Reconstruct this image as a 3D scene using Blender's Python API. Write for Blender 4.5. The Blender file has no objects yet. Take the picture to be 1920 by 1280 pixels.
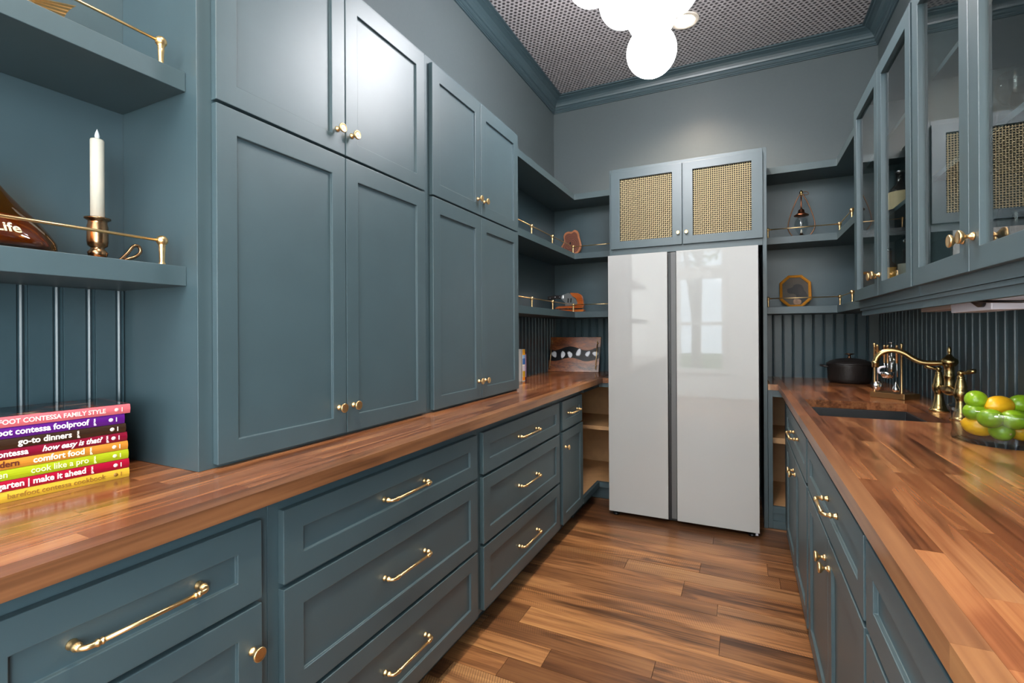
import bpy, bmesh, math, random
from mathutils import Vector, Matrix
random.seed(7)
sc = bpy.context.scene
C = sc.collection
PI = math.pi
rad = math.radians

# ------------------------------------------------------------------ camera
cd = bpy.data.cameras.new('camera'); cam = bpy.data.objects.new('camera', cd); C.objects.link(cam)
cam.location = (0, 0, 1.251)
cam.matrix_world = Matrix.Translation((0, 0, 1.251)) @ (Matrix.Rotation(rad(25.694), 4, 'Z') @ Matrix.Rotation(rad(90), 4, 'X') @ Matrix.Rotation(rad(-0.308), 4, 'Z'))
cd.sensor_width = 36.0; cd.lens = 900.07/1920*36
cd.shift_y = -16.9/1920
cd.clip_start = 0.02
sc.camera = cam

# ------------------------------------------------------------------ world, lights, exposure
w = bpy.data.worlds.new('world'); sc.world = w; w.use_nodes = True
bg = w.node_tree.nodes['Background']; bg.inputs[0].default_value = (.78, .88, 1.0, 1); bg.inputs[1].default_value = 8.0
sc.view_settings.view_transform = 'Standard'; sc.view_settings.look = 'None'
sc.view_settings.gamma = 1; sc.view_settings.use_curve_mapping = False
sc.view_settings.exposure = 0.62

def area(name, loc, rot, sx, sy, power, col, spread=None):
    l = bpy.data.lights.new(name, 'AREA'); l.shape = 'RECTANGLE'; l.size = sx; l.size_y = sy
    l.energy = power; l.color = col
    if spread: l.spread = rad(spread)
    o = bpy.data.objects.new(name, l); C.objects.link(o); o.location = loc; o.rotation_euler = rot
    return o
DAY = (.84, .94, 1.0)
# added fill panels on the side walls behind the photographer, standing in for daylight
area('rear_daylight_fill_left', (-2.70, -1.95, 1.55), (0, rad(-90), 0), 2.1, 1.9, 170, DAY)
area('rear_daylight_fill_right', (1.95, -1.95, 1.55), (0, rad(90), 0), 2.1, 1.9, 155, DAY)
area('rear_fill_overhead', (-.35, -1.6, 3.25), (0, 0, 0), 2.2, 1.6, 60, (.92, .96, 1))  # added overhead fill for the bounce of the bright room, not a lamp
WARM = (1.0, .80, .60)
CANS = [(-.34, .55), (-.34, 3.38)]
for i, (x, y) in enumerate(CANS):
    l = bpy.data.lights.new('can_beam', 'SPOT'); l.energy = 125; l.color = WARM; l.spot_size = rad(128); l.spot_blend = 1.0; l.shadow_soft_size = .055
    o = bpy.data.objects.new('can_beam', l); C.objects.link(o); o.location = (x, y, 3.30)

# ------------------------------------------------------------------ materials
MATS = {}
def nodes(name):
    m = bpy.data.materials.new(name); m.use_nodes = True; MATS[name] = m
    nt = m.node_tree; b = nt.nodes['Principled BSDF']
    return m, nt, b
def N(nt, t, **k):
    n = nt.nodes.new(t)
    for a, b in k.items(): setattr(n, a, b)
    return n
def L(nt, a, b): nt.links.new(a, b)
def s2l(h):
    h = h.lstrip('#'); o = []
    for i in (0, 2, 4):
        c = int(h[i:i+2], 16)/255
        o.append(c/12.92 if c <= .04045 else ((c+.055)/1.055)**2.4)
    return (*o, 1)
def plain(name, col, rough=.4, metal=0, noise=0, coat=0, bump=0, nscale=40, **kw):
    m, nt, b = nodes(name)
    c = s2l(col) if isinstance(col, str) else (*col, 1)
    b.inputs['Base Color'].default_value = c; b.inputs['Roughness'].default_value = rough
    b.inputs['Metallic'].default_value = metal; b.inputs['Coat Weight'].default_value = coat
    b.inputs['Coat Roughness'].default_value = .05
    if noise or bump:
        g = N(nt, 'ShaderNodeNewGeometry'); n = N(nt, 'ShaderNodeTexNoise'); n.inputs['Scale'].default_value = nscale; n.inputs['Detail'].default_value = 5
        L(nt, g.outputs['Position'], n.inputs['Vector'])
        if noise:
            mx = N(nt, 'ShaderNodeMix', data_type='RGBA'); mx.inputs[6].default_value = tuple(x*(1-noise) for x in c[:3])+(1,)
            mx.inputs[7].default_value = tuple(min(1, x*(1+noise)) for x in c[:3])+(1,)
            L(nt, n.outputs['Fac'], mx.inputs[0]); L(nt, mx.outputs[2], b.inputs['Base Color'])
        if bump:
            bp = N(nt, 'ShaderNodeBump'); bp.inputs['Strength'].default_value = bump; bp.inputs['Distance'].default_value = .002
            L(nt, n.outputs['Fac'], bp.inputs['Height']); L(nt, bp.outputs[0], b.inputs['Normal'])
    for k, v in kw.items(): b.inputs[k].default_value = v
    return m
PAINTC = (.044, .077, .091)
paint = plain('teal_paint', PAINTC, rough=.41, noise=.10, bump=.10, nscale=9, **{'Specular IOR Level': .8})
beadp = plain('teal_beadboard_paint', (.036, .066, .080), rough=.32, noise=.08)
litwallp = plain('teal_wall_lamplit', (.088, .110, .116), rough=.42, noise=.05, bump=.08, nscale=60)  # the cabinet teal made lighter and greyer: lamp glow painted into the walls
white = plain('white_wall', (.78, .77, .74), rough=.6, noise=.02)
brass = plain('brass', (.80, .55, .27), rough=.33, metal=1, noise=.12, nscale=120)
agedbrass = plain('aged_brass', (.52, .37, .16), rough=.27, metal=1, noise=.2, nscale=80)
bronze = plain('dark_bronze', (.20, .10, .055), rough=.32, metal=1, noise=.3, nscale=90)
chrome = plain('chrome', (.86, .86, .87), rough=.08, metal=1)
steel = plain('brushed_steel', (.50, .50, .50), rough=.3, metal=1, noise=.1)
greystrip = plain('grey_aluminium', (.13, .13, .13), rough=.5, metal=.3)
fridgew = plain('white_glass_panel', (.44, .44, .43), rough=.03)
blackm = plain('black', (.008, .008, .009), rough=.35)
castiron = plain('cast_iron', (.016, .013, .012), rough=.42, bump=.3, nscale=300)
sinkm = plain('black_composite', (.006, .007, .009), rough=.55, bump=.2, nscale=500)
candlew = plain('candle_wax', (.64, .60, .50), rough=.45)
flamew = plain('candle_flame_tip', (.80, .82, .85), rough=.3)
whitep = plain('white_plastic', (.80, .78, .86), rough=.3)
ply = plain('birch_plywood', '#c79a6c', rough=.5, noise=.22, nscale=14)
paperm = plain('paper', (.80, .75, .64), rough=.7)
gold = plain('gold_leaf', '#c98526', rough=.4, metal=.15, noise=.3, nscale=150)

def emis(name, col, st):
    m, nt, b = nodes(name)
    b.inputs['Base Color'].default_value = (.8, .8, .8, 1)
    b.inputs['Emission Color'].default_value = (*col, 1); b.inputs['Emission Strength'].default_value = st
    return m
globem = emis('glowing_opal_glass', (.97, .97, 1.0), 19)
canm = emis('can_light_lens', (1, .9, .75), 12)

def thin_glass(name, tint=(1, 1, 1), ior=1.5, rough=0.0, extra=0.0):
    m = bpy.data.materials.new(name); m.use_nodes = True; nt = m.node_tree; nt.nodes.clear(); MATS[name] = m
    out = N(nt, 'ShaderNodeOutputMaterial'); mx = N(nt, 'ShaderNodeMixShader'); t = N(nt, 'ShaderNodeBsdfTransparent'); g = N(nt, 'ShaderNodeBsdfGlossy')
    t.inputs[0].default_value = (*tint, 1); g.inputs['Roughness'].default_value = rough
    f = N(nt, 'ShaderNodeFresnel'); f.inputs[0].default_value = ior
    gm_ = N(nt, 'ShaderNodeNewGeometry')
    inv = N(nt, 'ShaderNodeMath', operation='SUBTRACT'); inv.inputs[0].default_value = 1; L(nt, gm_.outputs['Backfacing'], inv.inputs[1])
    a = N(nt, 'ShaderNodeMath', operation='ADD', use_clamp=True); a.inputs[1].default_value = extra
    L(nt, f.outputs[0], a.inputs[0])
    fx_ = N(nt, 'ShaderNodeMath', operation='MULTIPLY'); L(nt, a.outputs[0], fx_.inputs[0]); L(nt, inv.outputs[0], fx_.inputs[1]); L(nt, fx_.outputs[0], mx.inputs[0])
    L(nt, t.outputs[0], mx.inputs[1]); L(nt, g.outputs[0], mx.inputs[2]); L(nt, mx.outputs[0], out.inputs[0])
    return m
glass = thin_glass('window_glass', (.92, .95, .94), ior=2.0, extra=.08)
clearg = thin_glass('clear_glass', (.90, .93, .94), ior=1.6, extra=.05)
amber = thin_glass('amber_glass', (.88, .50, .14), extra=.02)
greeng = thin_glass('dark_green_glass', (.10, .14, .05), extra=.03)
liquor = plain('amber_liquor', (.075, .034, .010), rough=.1)

def wood(name, cols, axis, scale=1.0, rough=.3, coat=0.0, saw=False, use_color=True, knots=True, contrast=1.0, cells=None):
    """grain runs along the axis; every object adds its own offset and its own colour"""
    m, nt, b = nodes(name)
    g = N(nt, 'ShaderNodeNewGeometry'); oi = N(nt, 'ShaderNodeObjectInfo')
    mul = N(nt, 'ShaderNodeVectorMath', operation='MULTIPLY')
    st = {'x': (1.3, 11, 11), 'y': (11, 1.3, 11), 'z': (11, 11, 1.3)}[axis]
    mul.inputs[1].default_value = tuple(s*scale for s in st)
    L(nt, g.outputs['Position'], mul.inputs[0])
    cmb = N(nt, 'ShaderNodeMath', operation='MULTIPLY'); cmb.inputs[1].default_value = 137.0
    L(nt, oi.outputs['Random'], cmb.inputs[0])
    add = N(nt, 'ShaderNodeVectorMath', operation='ADD'); L(nt, mul.outputs[0], add.inputs[0]); L(nt, cmb.outputs[0], add.inputs[1])
    n1 = N(nt, 'ShaderNodeTexNoise'); n1.inputs['Scale'].default_value = 1.2; n1.inputs['Detail'].default_value = 4; n1.inputs['Distortion'].default_value = 1.1
    L(nt, add.outputs[0], n1.inputs['Vector'])
    w1 = N(nt, 'ShaderNodeMath', operation='MULTIPLY'); w1.inputs[1].default_value = 26; L(nt, n1.outputs['Fac'], w1.inputs[0])
    sn = N(nt, 'ShaderNodeMath', operation='SINE'); L(nt, w1.outputs[0], sn.inputs[0])
    n2 = N(nt, 'ShaderNodeTexNoise'); n2.inputs['Scale'].default_value = 9; n2.inputs['Detail'].default_value = 6
    mul2 = N(nt, 'ShaderNodeVectorMath', operation='MULTIPLY'); st2 = {'x': (.25, 1.6, 1.6), 'y': (1.6, .25, 1.6), 'z': (1.6, 1.6, .25)}[axis]
    mul2.inputs[1].default_value = st2; L(nt, add.outputs[0], mul2.inputs[0]); L(nt, mul2.outputs[0], n2.inputs['Vector'])
    a1 = N(nt, 'ShaderNodeMath', operation='MULTIPLY_ADD'); a1.inputs[1].default_value = .055*contrast; a1.inputs[2].default_value = 0
    L(nt, sn.outputs[0], a1.inputs[0])
    a2 = N(nt, 'ShaderNodeMath', operation='ADD'); n2s = N(nt, 'ShaderNodeMath', operation='MULTIPLY_ADD'); n2s.inputs[1].default_value = .55; n2s.inputs[2].default_value = .225; L(nt, n2.outputs['Fac'], n2s.inputs[0])
    L(nt, a1.outputs[0], a2.inputs[0]); L(nt, n2s.outputs[0], a2.inputs[1])
    n3 = N(nt, 'ShaderNodeTexNoise'); n3.inputs['Scale'].default_value = .9; n3.inputs['Detail'].default_value = 2; L(nt, add.outputs[0], n3.inputs['Vector'])
    a3 = N(nt, 'ShaderNodeMath', operation='MULTIPLY_ADD'); a3.inputs[1].default_value = .5*contrast; L(nt, n3.outputs['Fac'], a3.inputs[0]); 
    a4 = N(nt, 'ShaderNodeMath', operation='SUBTRACT'); a4.inputs[1].default_value = .25*contrast; L(nt, a2.outputs[0], a4.inputs[0]); L(nt, a4.outputs[0], a3.inputs[2])
    r = N(nt, 'ShaderNodeValToRGB'); L(nt, a3.outputs[0], r.inputs[0])
    els = r.color_ramp.elements; els[0].position = .25; els[0].color = s2l(cols[0]); els[1].position = .78; els[1].color = s2l(cols[-1])
    if len(cols) == 3:
        e = els.new(.50); e.color = s2l(cols[1])
    col = r.outputs[0]
    if use_color:
        mx = N(nt, 'ShaderNodeMix', data_type='RGBA', blend_type='MULTIPLY'); mx.inputs[0].default_value = 1
        L(nt, col, mx.inputs[6]); L(nt, oi.outputs['Color'], mx.inputs[7]); col = mx.outputs[2]
    if knots:
        v = N(nt, 'ShaderNodeTexVoronoi'); v.inputs['Scale'].default_value = .55
        L(nt, add.outputs[0], v.inputs['Vector'])
        kr = N(nt, 'ShaderNodeMapRange'); kr.inputs[1].default_value = 0; kr.inputs[2].default_value = .22; kr.inputs[3].default_value = .35; kr.inputs[4].default_value = 1
        L(nt, v.outputs['Distance'], kr.inputs[0])
        mk = N(nt, 'ShaderNodeMix', data_type='RGBA', blend_type='MULTIPLY'); mk.inputs[0].default_value = 1
        L(nt, col, mk.inputs[6]); L(nt, kr.outputs[0], mk.inputs[7]); col = mk.outputs[2]
    if saw:
        sp = N(nt, 'ShaderNodeSeparateXYZ'); L(nt, g.outputs['Position'], sp.inputs[0])
        # circular saw marks: slightly slanted ripples across the board
        q = N(nt, 'ShaderNodeMath', operation='MULTIPLY_ADD'); q.inputs[1].default_value = .35; L(nt, sp.outputs['Y'], q.inputs[0]); L(nt, sp.outputs['X'], q.inputs[2])
        q2 = N(nt, 'ShaderNodeMath', operation='MULTIPLY'); q2.inputs[1].default_value = 620; L(nt, q.outputs[0], q2.inputs[0])
        q3 = N(nt, 'ShaderNodeMath', operation='SINE'); L(nt, q2.outputs[0], q3.inputs[0])
        nz = N(nt, 'ShaderNodeTexNoise'); nz.inputs['Scale'].default_value = .8; L(nt, add.outputs[0], nz.inputs['Vector'])
        mr = N(nt, 'ShaderNodeMapRange'); mr.inputs[1].default_value = .50; mr.inputs[2].default_value = .62; mr.inputs[3].default_value = 0; mr.inputs[4].default_value = 1; L(nt, nz.outputs['Fac'], mr.inputs[0])
        q4 = N(nt, 'ShaderNodeMath', operation='MULTIPLY'); L(nt, q3.outputs[0], q4.inputs[0]); L(nt, mr.outputs[0], q4.inputs[1])
        q5 = N(nt, 'ShaderNodeMath', operation='MULTIPLY_ADD'); q5.inputs[1].default_value = .33; q5.inputs[2].default_value = .95; L(nt, q4.outputs[0], q5.inputs[0])
        mk = N(nt, 'ShaderNodeMix', data_type='RGBA', blend_type='MULTIPLY'); mk.inputs[0].default_value = 1
        L(nt, col, mk.inputs[6]); L(nt, q5.outputs[0], mk.inputs[7]); col = mk.outputs[2]
    L(nt, col, b.inputs['Base Color'])
    b.inputs['Roughness'].default_value = rough; b.inputs['Coat Weight'].default_value = coat; b.inputs['Coat Roughness'].default_value = .12
    bp = N(nt, 'ShaderNodeBump'); bp.inputs['Strength'].default_value = .12; bp.inputs['Distance'].default_value = .002
    L(nt, a3.outputs[0], bp.inputs['Height']); L(nt, bp.outputs[0], b.inputs['Normal'])
    return m
floorw = wood('oak_floor', ['#452c1a', '#8c6240', '#ad8255'], 'x', .7, rough=.36, saw=True, contrast=1.5)
butcher = wood('butcher_block', ['#482a18', '#875637', '#ab7a50'], 'y', .6, rough=.22, coat=.25, contrast=1.5)
butcher_edge = wood('butcher_block_edge', ['#422819', '#7d5437', '#9a6f4a'], 'y', .5, rough=.3, coat=.15, contrast=1.3)
endgrain = wood('butcher_end_grain', ['#8c5c38', '#c89a74', '#dcb48e'], 'z', 1.4, rough=.45, use_color=False, contrast=1.0)
walnut = wood('walnut_board', ['#2e150a', '#7a3f1d', '#a85f2e'], 'x', 1.6, rough=.25, coat=.3, use_color=False, contrast=1.3)
cherry = wood('polished_cherry', ['#6e2a0c', '#b2561f', '#d17c36'], 'x', 3.0, rough=.18, coat=.5, use_color=False, knots=False)

def ceiling_mat():
    m, nt, b = nodes('textured_ceiling_paper')
    g = N(nt, 'ShaderNodeNewGeometry'); sp = N(nt, 'ShaderNodeSeparateXYZ'); L(nt, g.outputs['Position'], sp.inputs[0])
    P = .031; Q = .0268*2
    def M(op, a, bb=None, c=None):
        n = N(nt, 'ShaderNodeMath', operation=op)
        for i, x in enumerate((a, bb, c)):
            if x is None: continue
            if isinstance(x, (int, float)): n.inputs[i].default_value = x
            else: L(nt, x, n.inputs[i])
        return n.outputs[0]
    def cell(ox, oy):
        fx = M('SUBTRACT', M('FRACT', M('ADD', M('DIVIDE', sp.outputs['X'], P), 100+ox)), .5)
        fy = M('SUBTRACT', M('FRACT', M('ADD', M('DIVIDE', sp.outputs['Y'], Q), 100+oy)), .5)
        fx = M('MULTIPLY', fx, P); fy = M('MULTIPLY', fy, Q)
        return M('SQRT', M('ADD', M('MULTIPLY', fx, fx), M('MULTIPLY', fy, fy)))
    d = M('MINIMUM', cell(0, 0), cell(.5, .5))
    r = N(nt, 'ShaderNodeMapRange', interpolation_type='SMOOTHSTEP'); r.inputs[1].default_value = .0055; r.inputs[2].default_value = .0135
    L(nt, d, r.inputs[0])
    mx = N(nt, 'ShaderNodeMix', data_type='RGBA'); mx.inputs[6].default_value = (.06, .052, .056, 1); mx.inputs[7].default_value = (.46, .43, .44, 1)
    L(nt, r.outputs[0], mx.inputs[0]); L(nt, mx.outputs[2], b.inputs['Base Color'])
    bp = N(nt, 'ShaderNodeBump'); bp.inputs['Strength'].default_value = .7; bp.inputs['Distance'].default_value = .003
    L(nt, r.outputs[0], bp.inputs['Height']); L(nt, bp.outputs[0], b.inputs['Normal']); b.inputs['Roughness'].default_value = .38
    return m
ceilm = ceiling_mat()

# ------------------------------------------------------------------ mesh helpers
ORG = {}
class MB:
    def __init__(s): s.v = []; s.f = []; s.sm = []
    def add(s, v, f, smooth=False):
        k = len(s.v); s.v += [tuple(p) for p in v]; s.f += [tuple(i+k for i in q) for q in f]; s.sm += [smooth]*len(f); return s
    def box(s, x0, x1, y0, y1, z0, z1):
        v = [(x, y, z) for x in (x0, x1) for y in (y0, y1) for z in (z0, z1)]
        return s.add(v, [(0, 1, 3, 2), (4, 6, 7, 5), (0, 4, 5, 1), (2, 3, 7, 6), (0, 2, 6, 4), (1, 5, 7, 3)])
    def prism(s, poly, axis, a, b):
        n = len(poly)
        mk = {'x': lambda p, t: (t, p[0], p[1]), 'y': lambda p, t: (p[0], t, p[1]), 'z': lambda p, t: (p[0], p[1], t)}[axis]
        v = [mk(p, a) for p in poly]+[mk(p, b) for p in poly]
        f = [tuple(range(n)), tuple(range(2*n-1, n-1, -1))]+[(i, (i+1) % n, n+(i+1) % n, n+i) for i in range(n)]
        return s.add(v, f)
    def lathe(s, prof, o, W=(0, 0, 1), seg=20, cap=True, smooth=True):
        W = Vector(W).normalized(); U = W.orthogonal().normalized(); V = W.cross(U); o = Vector(o)
        v = []; f = []; n = len(prof)
        for r, h in prof:
            for i in range(seg):
                a = 2*PI*i/seg; v.append(o+W*h+(U*math.cos(a)+V*math.sin(a))*max(r, 1e-5))
        for j in range(n-1):
            for i in range(seg):
                k = (i+1) % seg; f.append((j*seg+i, j*seg+k, (j+1)*seg+k, (j+1)*seg+i))
        if cap: f.append(tuple(range(seg-1, -1, -1))); f.append(tuple(range((n-1)*seg, n*seg)))
        return s.add(v, f, smooth)
    def tube(s, pts, r, seg=10, smooth=True):
        pts = [Vector(p) for p in pts]; n = len(pts)
        rs = r if isinstance(r, (list, tuple)) else [r]*n
        v = []; f = []; prev = None
        for i, p in enumerate(pts):
            t = (pts[min(i+1, n-1)]-pts[max(i-1, 0)]).normalized()
            if prev is None: u = t.orthogonal().normalized()
            else:
                u = prev-t*prev.dot(t); u = u.normalized() if u.length > 1e-6 else t.orthogonal().normalized()
            prev = u; w_ = t.cross(u)
            for k in range(seg):
                a = 2*PI*k/seg; v.append(p+(u*math.cos(a)+w_*math.sin(a))*rs[i])
        for j in range(n-1):
            for i in range(seg):
                k = (i+1) % seg; f.append((j*seg+i, j*seg+k, (j+1)*seg+k, (j+1)*seg+i))
        f.append(tuple(range(seg-1, -1, -1))); f.append(tuple(range((n-1)*seg, n*seg)))
        return s.add(v, f, smooth)
    def ball(s, c, r, seg=16, rings=10, sx=1, sy=1, sz=1, rot=None):
        v = []; f = []; c = Vector(c)
        for j in range(rings+1):
            th = PI*j/rings
            for i in range(seg):
                a = 2*PI*i/seg; p = Vector((math.sin(th)*math.cos(a)*r*sx, math.sin(th)*math.sin(a)*r*sy, math.cos(th)*r*sz))
                if rot: p = rot @ p
                v.append(c+p)
        for j in range(rings):
            for i in range(seg):
                k = (i+1) % seg; f.append((j*seg+i, (j+1)*seg+i, (j+1)*seg+k, j*seg+k))
        return s.add(v, f, True)
    def build(s, name, mat, parent=None, bevel=0, label=None, cat=None, group=None, kind=None, weld=True):
        v = s.v
        lo = [min(p[i] for p in v) for i in range(3)]; hi = [max(p[i] for p in v) for i in range(3)]
        o = Vector(((lo[0]+hi[0])/2, (lo[1]+hi[1])/2, lo[2] if parent is None else (lo[2]+hi[2])/2))
        me = bpy.data.meshes.new(name); me.from_pydata([tuple(Vector(p)-o) for p in v], [], s.f)
        me.polygons.foreach_set('use_smooth', s.sm)
        bm = bmesh.new(); bm.from_mesh(me)
        if weld: bmesh.ops.remove_doubles(bm, verts=bm.verts, dist=1e-5)
        bmesh.ops.recalc_face_normals(bm, faces=bm.faces); bm.to_mesh(me); bm.free()
        me.materials.append(mat)
        ob = bpy.data.objects.new(name, me); C.objects.link(ob); ORG[ob.name] = o
        if parent is not None: ob.parent = parent; ob.location = o-ORG[parent.name]
        else: ob.location = o
        if bevel:
            bv = ob.modifiers.new('bevel', 'BEVEL'); bv.width = bevel; bv.segments = 2; bv.limit_method = 'ANGLE'; bv.angle_limit = rad(35)
        tag(ob, label, cat, group, kind); return ob
def tag(o, label=None, cat=None, group=None, kind=None):
    if label: o['label'] = label
    if cat: o['category'] = cat
    if group: o['group'] = group
    if kind: o['kind'] = kind
    return o
def thing(name, loc, label, cat, group=None):
    o = bpy.data.objects.new(name, None); C.objects.link(o); o.location = loc; o.empty_display_size = .05
    ORG[o.name] = Vector(loc); return tag(o, label, cat, group)
UNIT = {}
def piece(name, mat, x0, x1, y0, y1, z0, z1, parent, color=(1, 1, 1), key='cube'):
    k = (mat.name, key)
    if k not in UNIT:
        me = bpy.data.meshes.new(name); me.from_pydata([(x, y, z) for x in (-.5, .5) for y in (-.5, .5) for z in (-.5, .5)], [], [(0, 1, 3, 2), (4, 6, 7, 5), (0, 4, 5, 1), (2, 3, 7, 6), (0, 2, 6, 4), (1, 5, 7, 3)])
        me.materials.append(mat); UNIT[k] = me
    o = bpy.data.objects.new(name, UNIT[k]); C.objects.link(o)
    o.parent = parent; c = Vector(((x0+x1)/2, (y0+y1)/2, (z0+z1)/2)); o.location = c-ORG[parent.name]
    o.scale = (x1-x0, y1-y0, z1-z0); o.color = (*color, 1); ORG[o.name] = c
    return o
def copy_tree(o, parent=None):
    c = o.copy(); C.objects.link(c); ORG[c.name] = ORG.get(o.name, Vector((0, 0, 0)))
    if parent is not None: c.parent = parent
    for ch in list(o.children): copy_tree(ch, c)
    return c
def text(name, s, size, mat, parent, fn, bold=0.0, shear=0.0, extr=.0004, align='LEFT', space=1.0):
    """a word as a thin mesh; fn maps flat text coordinates (x, y, depth) into the scene"""
    cu = bpy.data.curves.new(name, 'FONT'); cu.body = s; cu.size = size; cu.offset = bold; cu.shear = shear; cu.extrude = extr; cu.align_x = align
    cu.resolution_u = 3; cu.space_character = space
    t = bpy.data.objects.new('tmp', cu); C.objects.link(t)
    bpy.context.view_layer.update()
    dg = bpy.context.evaluated_depsgraph_get(); me = bpy.data.meshes.new_from_object(t.evaluated_get(dg))
    v = [fn(p.co.x, p.co.y, p.co.z) for p in me.vertices]; f = [tuple(p.vertices) for p in me.polygons]
    bpy.data.objects.remove(t); bpy.data.curves.remove(cu); bpy.data.meshes.remove(me)
    m = MB(); m.add(v, f); return m.build(name, mat, parent, weld=False)

# key planes ------------------------------------------------------------------
XL, XR, YB, YF, ZC = -1.523, .844, 4.054, -.55, 3.32
CT, CB = .914, .878                      # worktop top and underside

# ------------------------------------------------------------------ room shell
fl = MB().box(-2.75, 2.0, -3.4, YB+.1, -.06, -.02).build('floor', plain('subfloor', (.02, .012, .007), rough=.8), kind='structure')
tones = [(1, 1, 1), (.86, .80, .76), (1.12, 1.06, 1.0), (.52, .44, .40), (1.25, 1.18, 1.05), (.74, .68, .64), (1.0, .90, .80)]
rows = [-3.4]
while rows[-1] < .2: rows.append(rows[-1]+random.choice((.10, .125, .145)))
rows[-1] = .22
rows += [.345, .445, .59, .715, .815, .96, 1.085, 1.19, 1.33, 1.45, 1.55, 1.662, 1.776, 1.88, 2.013, 2.15, 2.288, 2.39, 2.545, 2.662, 2.775, 2.916, 3.053, 3.157, 3.29, 3.42, 3.52, 3.66, 3.8, 3.92, 4.054]
JO = {1.662: ([-.688], [4, 3]), 1.55: ([-.82, .02], [6, 3, 0]), 1.45: ([-1.0, -.5], [3, 0, 4]), 1.776: ([-1.02, -.305], [0, 5, 2]), 1.88: ([-.88], [3, 4]),
      2.013: ([-.09], [4, 5]), 2.15: ([], [2]), 2.288: ([-1.0, -.11], [3, 5, 0]), 2.39: ([-.27], [2, 6]), 2.545: ([-.575], [5, 0]), 2.662: ([-.21, .16], [4, 5, 3]),
      2.775: ([.11], [2, 5]), 2.916: ([], [1]), 3.053: ([-.166], [3, 1]), 3.157: ([], [3])}
for i in range(len(rows)-1):
    y0, y1 = rows[i], rows[i+1]
    if y0 < -.55: xa, xb = -2.75, 2.0
    else: xa, xb = -1.06, .33
    if y0 > 3.3: xa, xb = -1.5, .82
    if round(y0, 3) in JO: js, tn = JO[round(y0, 3)]
    else:
        js = []; x = xa+random.uniform(.2, 1.2)
        while x < xb-.15: js.append(x); x += random.uniform(.45, 1.5)
        tn = [random.randrange(len(tones)) for _ in range(len(js)+1)]
    xs = [xa]+js+[xb]
    for k in range(len(xs)-1):
        t = tones[tn[k]]; j = random.uniform(.95, 1.05)
        piece('floor_plank', floorw, xs[k]+.0009, xs[k+1]-.0009, y0+.0009, y1-.0009, -.02, random.choice((0, -.0004, -.0008)), fl, tuple(c*j for c in t))

MB().box(XL-.1, XR+.1, YF, YB+.1, ZC, ZC+.06).build('ceiling', ceilm, kind='structure')
MB().box(-2.75, 2.0, -3.4, YF-.0005, ZC, ZC+.06).build('ceiling_rear_room', white, kind='structure')
wl = MB().box(XL-.1, XL, YF, YB, 0, ZC).build('wall_left', litwallp, kind='structure')
wb = MB().box(XL-.1, XR+.1, YB, YB+.1, 0, ZC).build('wall_back', litwallp, kind='structure')
wr = MB().box(XR, XR+.1, YF, YB, 0, ZC).build('wall_right', litwallp, kind='structure')
# the white room behind the photographer
MB().box(-2.75, XL-.1, YF-.1, YF, 0, ZC).build('wall_rear_left_return', white, kind='structure')
MB().box(XR+.1, 2.0, YF-.1, YF, 0, ZC).build('wall_rear_right_return', white, kind='structure')
MB().box(-2.85, -2.75, -3.4, YF, 0, ZC).build('wall_rear_room_left', white, kind='structure')
MB().box(2.0, 2.1, -3.4, YF, 0, ZC).build('wall_rear_room_right', white, kind='structure')
rw = MB()
rw.box(-2.75, -1.10, -3.5, -3.4, 0, ZC); rw.box(-.36, 2.0, -3.5, -3.4, 0, ZC); rw.box(-1.10, -.36, -3.5, -3.4, 0, .53); rw.box(-1.10, -.36, -3.5, -3.4, 2.27, 2.50); rw.box(-1.10, -.36, -3.5, -3.4, 2.80, ZC)
rw.build('wall_rear', white, kind='structure')
wf = MB()
for x in (-1.17, -.36): wf.box(x, x+.07, -3.4, -3.37, .45, 2.87)
for z0, z1 in ((.45, .53), (2.27, 2.33), (2.44, 2.50), (2.80, 2.87)): wf.box(-1.17, -.29, -3.4, -3.365, z0, z1)
wf.box(-1.10, -.36, -3.44, -3.41, 1.37, 1.43)
wf.box(-.737, -.723, -3.44, -3.42, .53, 1.4)
w1 = wf.build('window_1', white, kind='structure')
MB().box(-1.10, -.36, -3.455, -3.451, .53, 2.8).build('pane', glass, w1)
MB().box(-12, 10, -30, -3.6, -.32, -.3).build('ground_outside', plain('lawn', (.10, .16, .05), rough=.9, noise=.3, nscale=2), kind='structure')
bark = plain('pale_bark', (.40, .37, .34), rough=.8, noise=.3, nscale=12); leafm = plain('leaves', (.22, .33, .14), rough=.7, noise=.5, nscale=6)
for x, y, lean, lb in ((-1.05, -6.0, .12, 'pale tree trunk outside rear window, left and nearest'), (-1.35, -11.5, -.5, 'pale leaning tree trunk outside the rear window')):
    t = thing('tree', (x, y, -.3), lb, 'tree')
    MB().tube([(x, y, -.3), (x+lean*.3, y, 1.5), (x+lean, y-.2, 4.2), (x+lean*1.2, y-.3, 6)], [.13, .11, .09, .05], 10).build('trunk', bark, t)
    m = MB()
    for k in range(150):
        a = random.uniform(0, 2*PI); r_ = random.uniform(.2, 1.3); c = Vector((x+lean+r_*math.cos(a), y-1-r_*abs(math.sin(a)), random.uniform(3.4, 6.0)))
        u = Vector((random.uniform(-1, 1), random.uniform(-1, 1), random.uniform(-1, 1))).normalized()*.13; q = u.orthogonal().normalized()*.08
        m.add([c-u, c+q, c+u, c-q], [(0, 1, 2, 3)])
    m.build('foliage', leafm, t, kind='stuff', weld=False)

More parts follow.
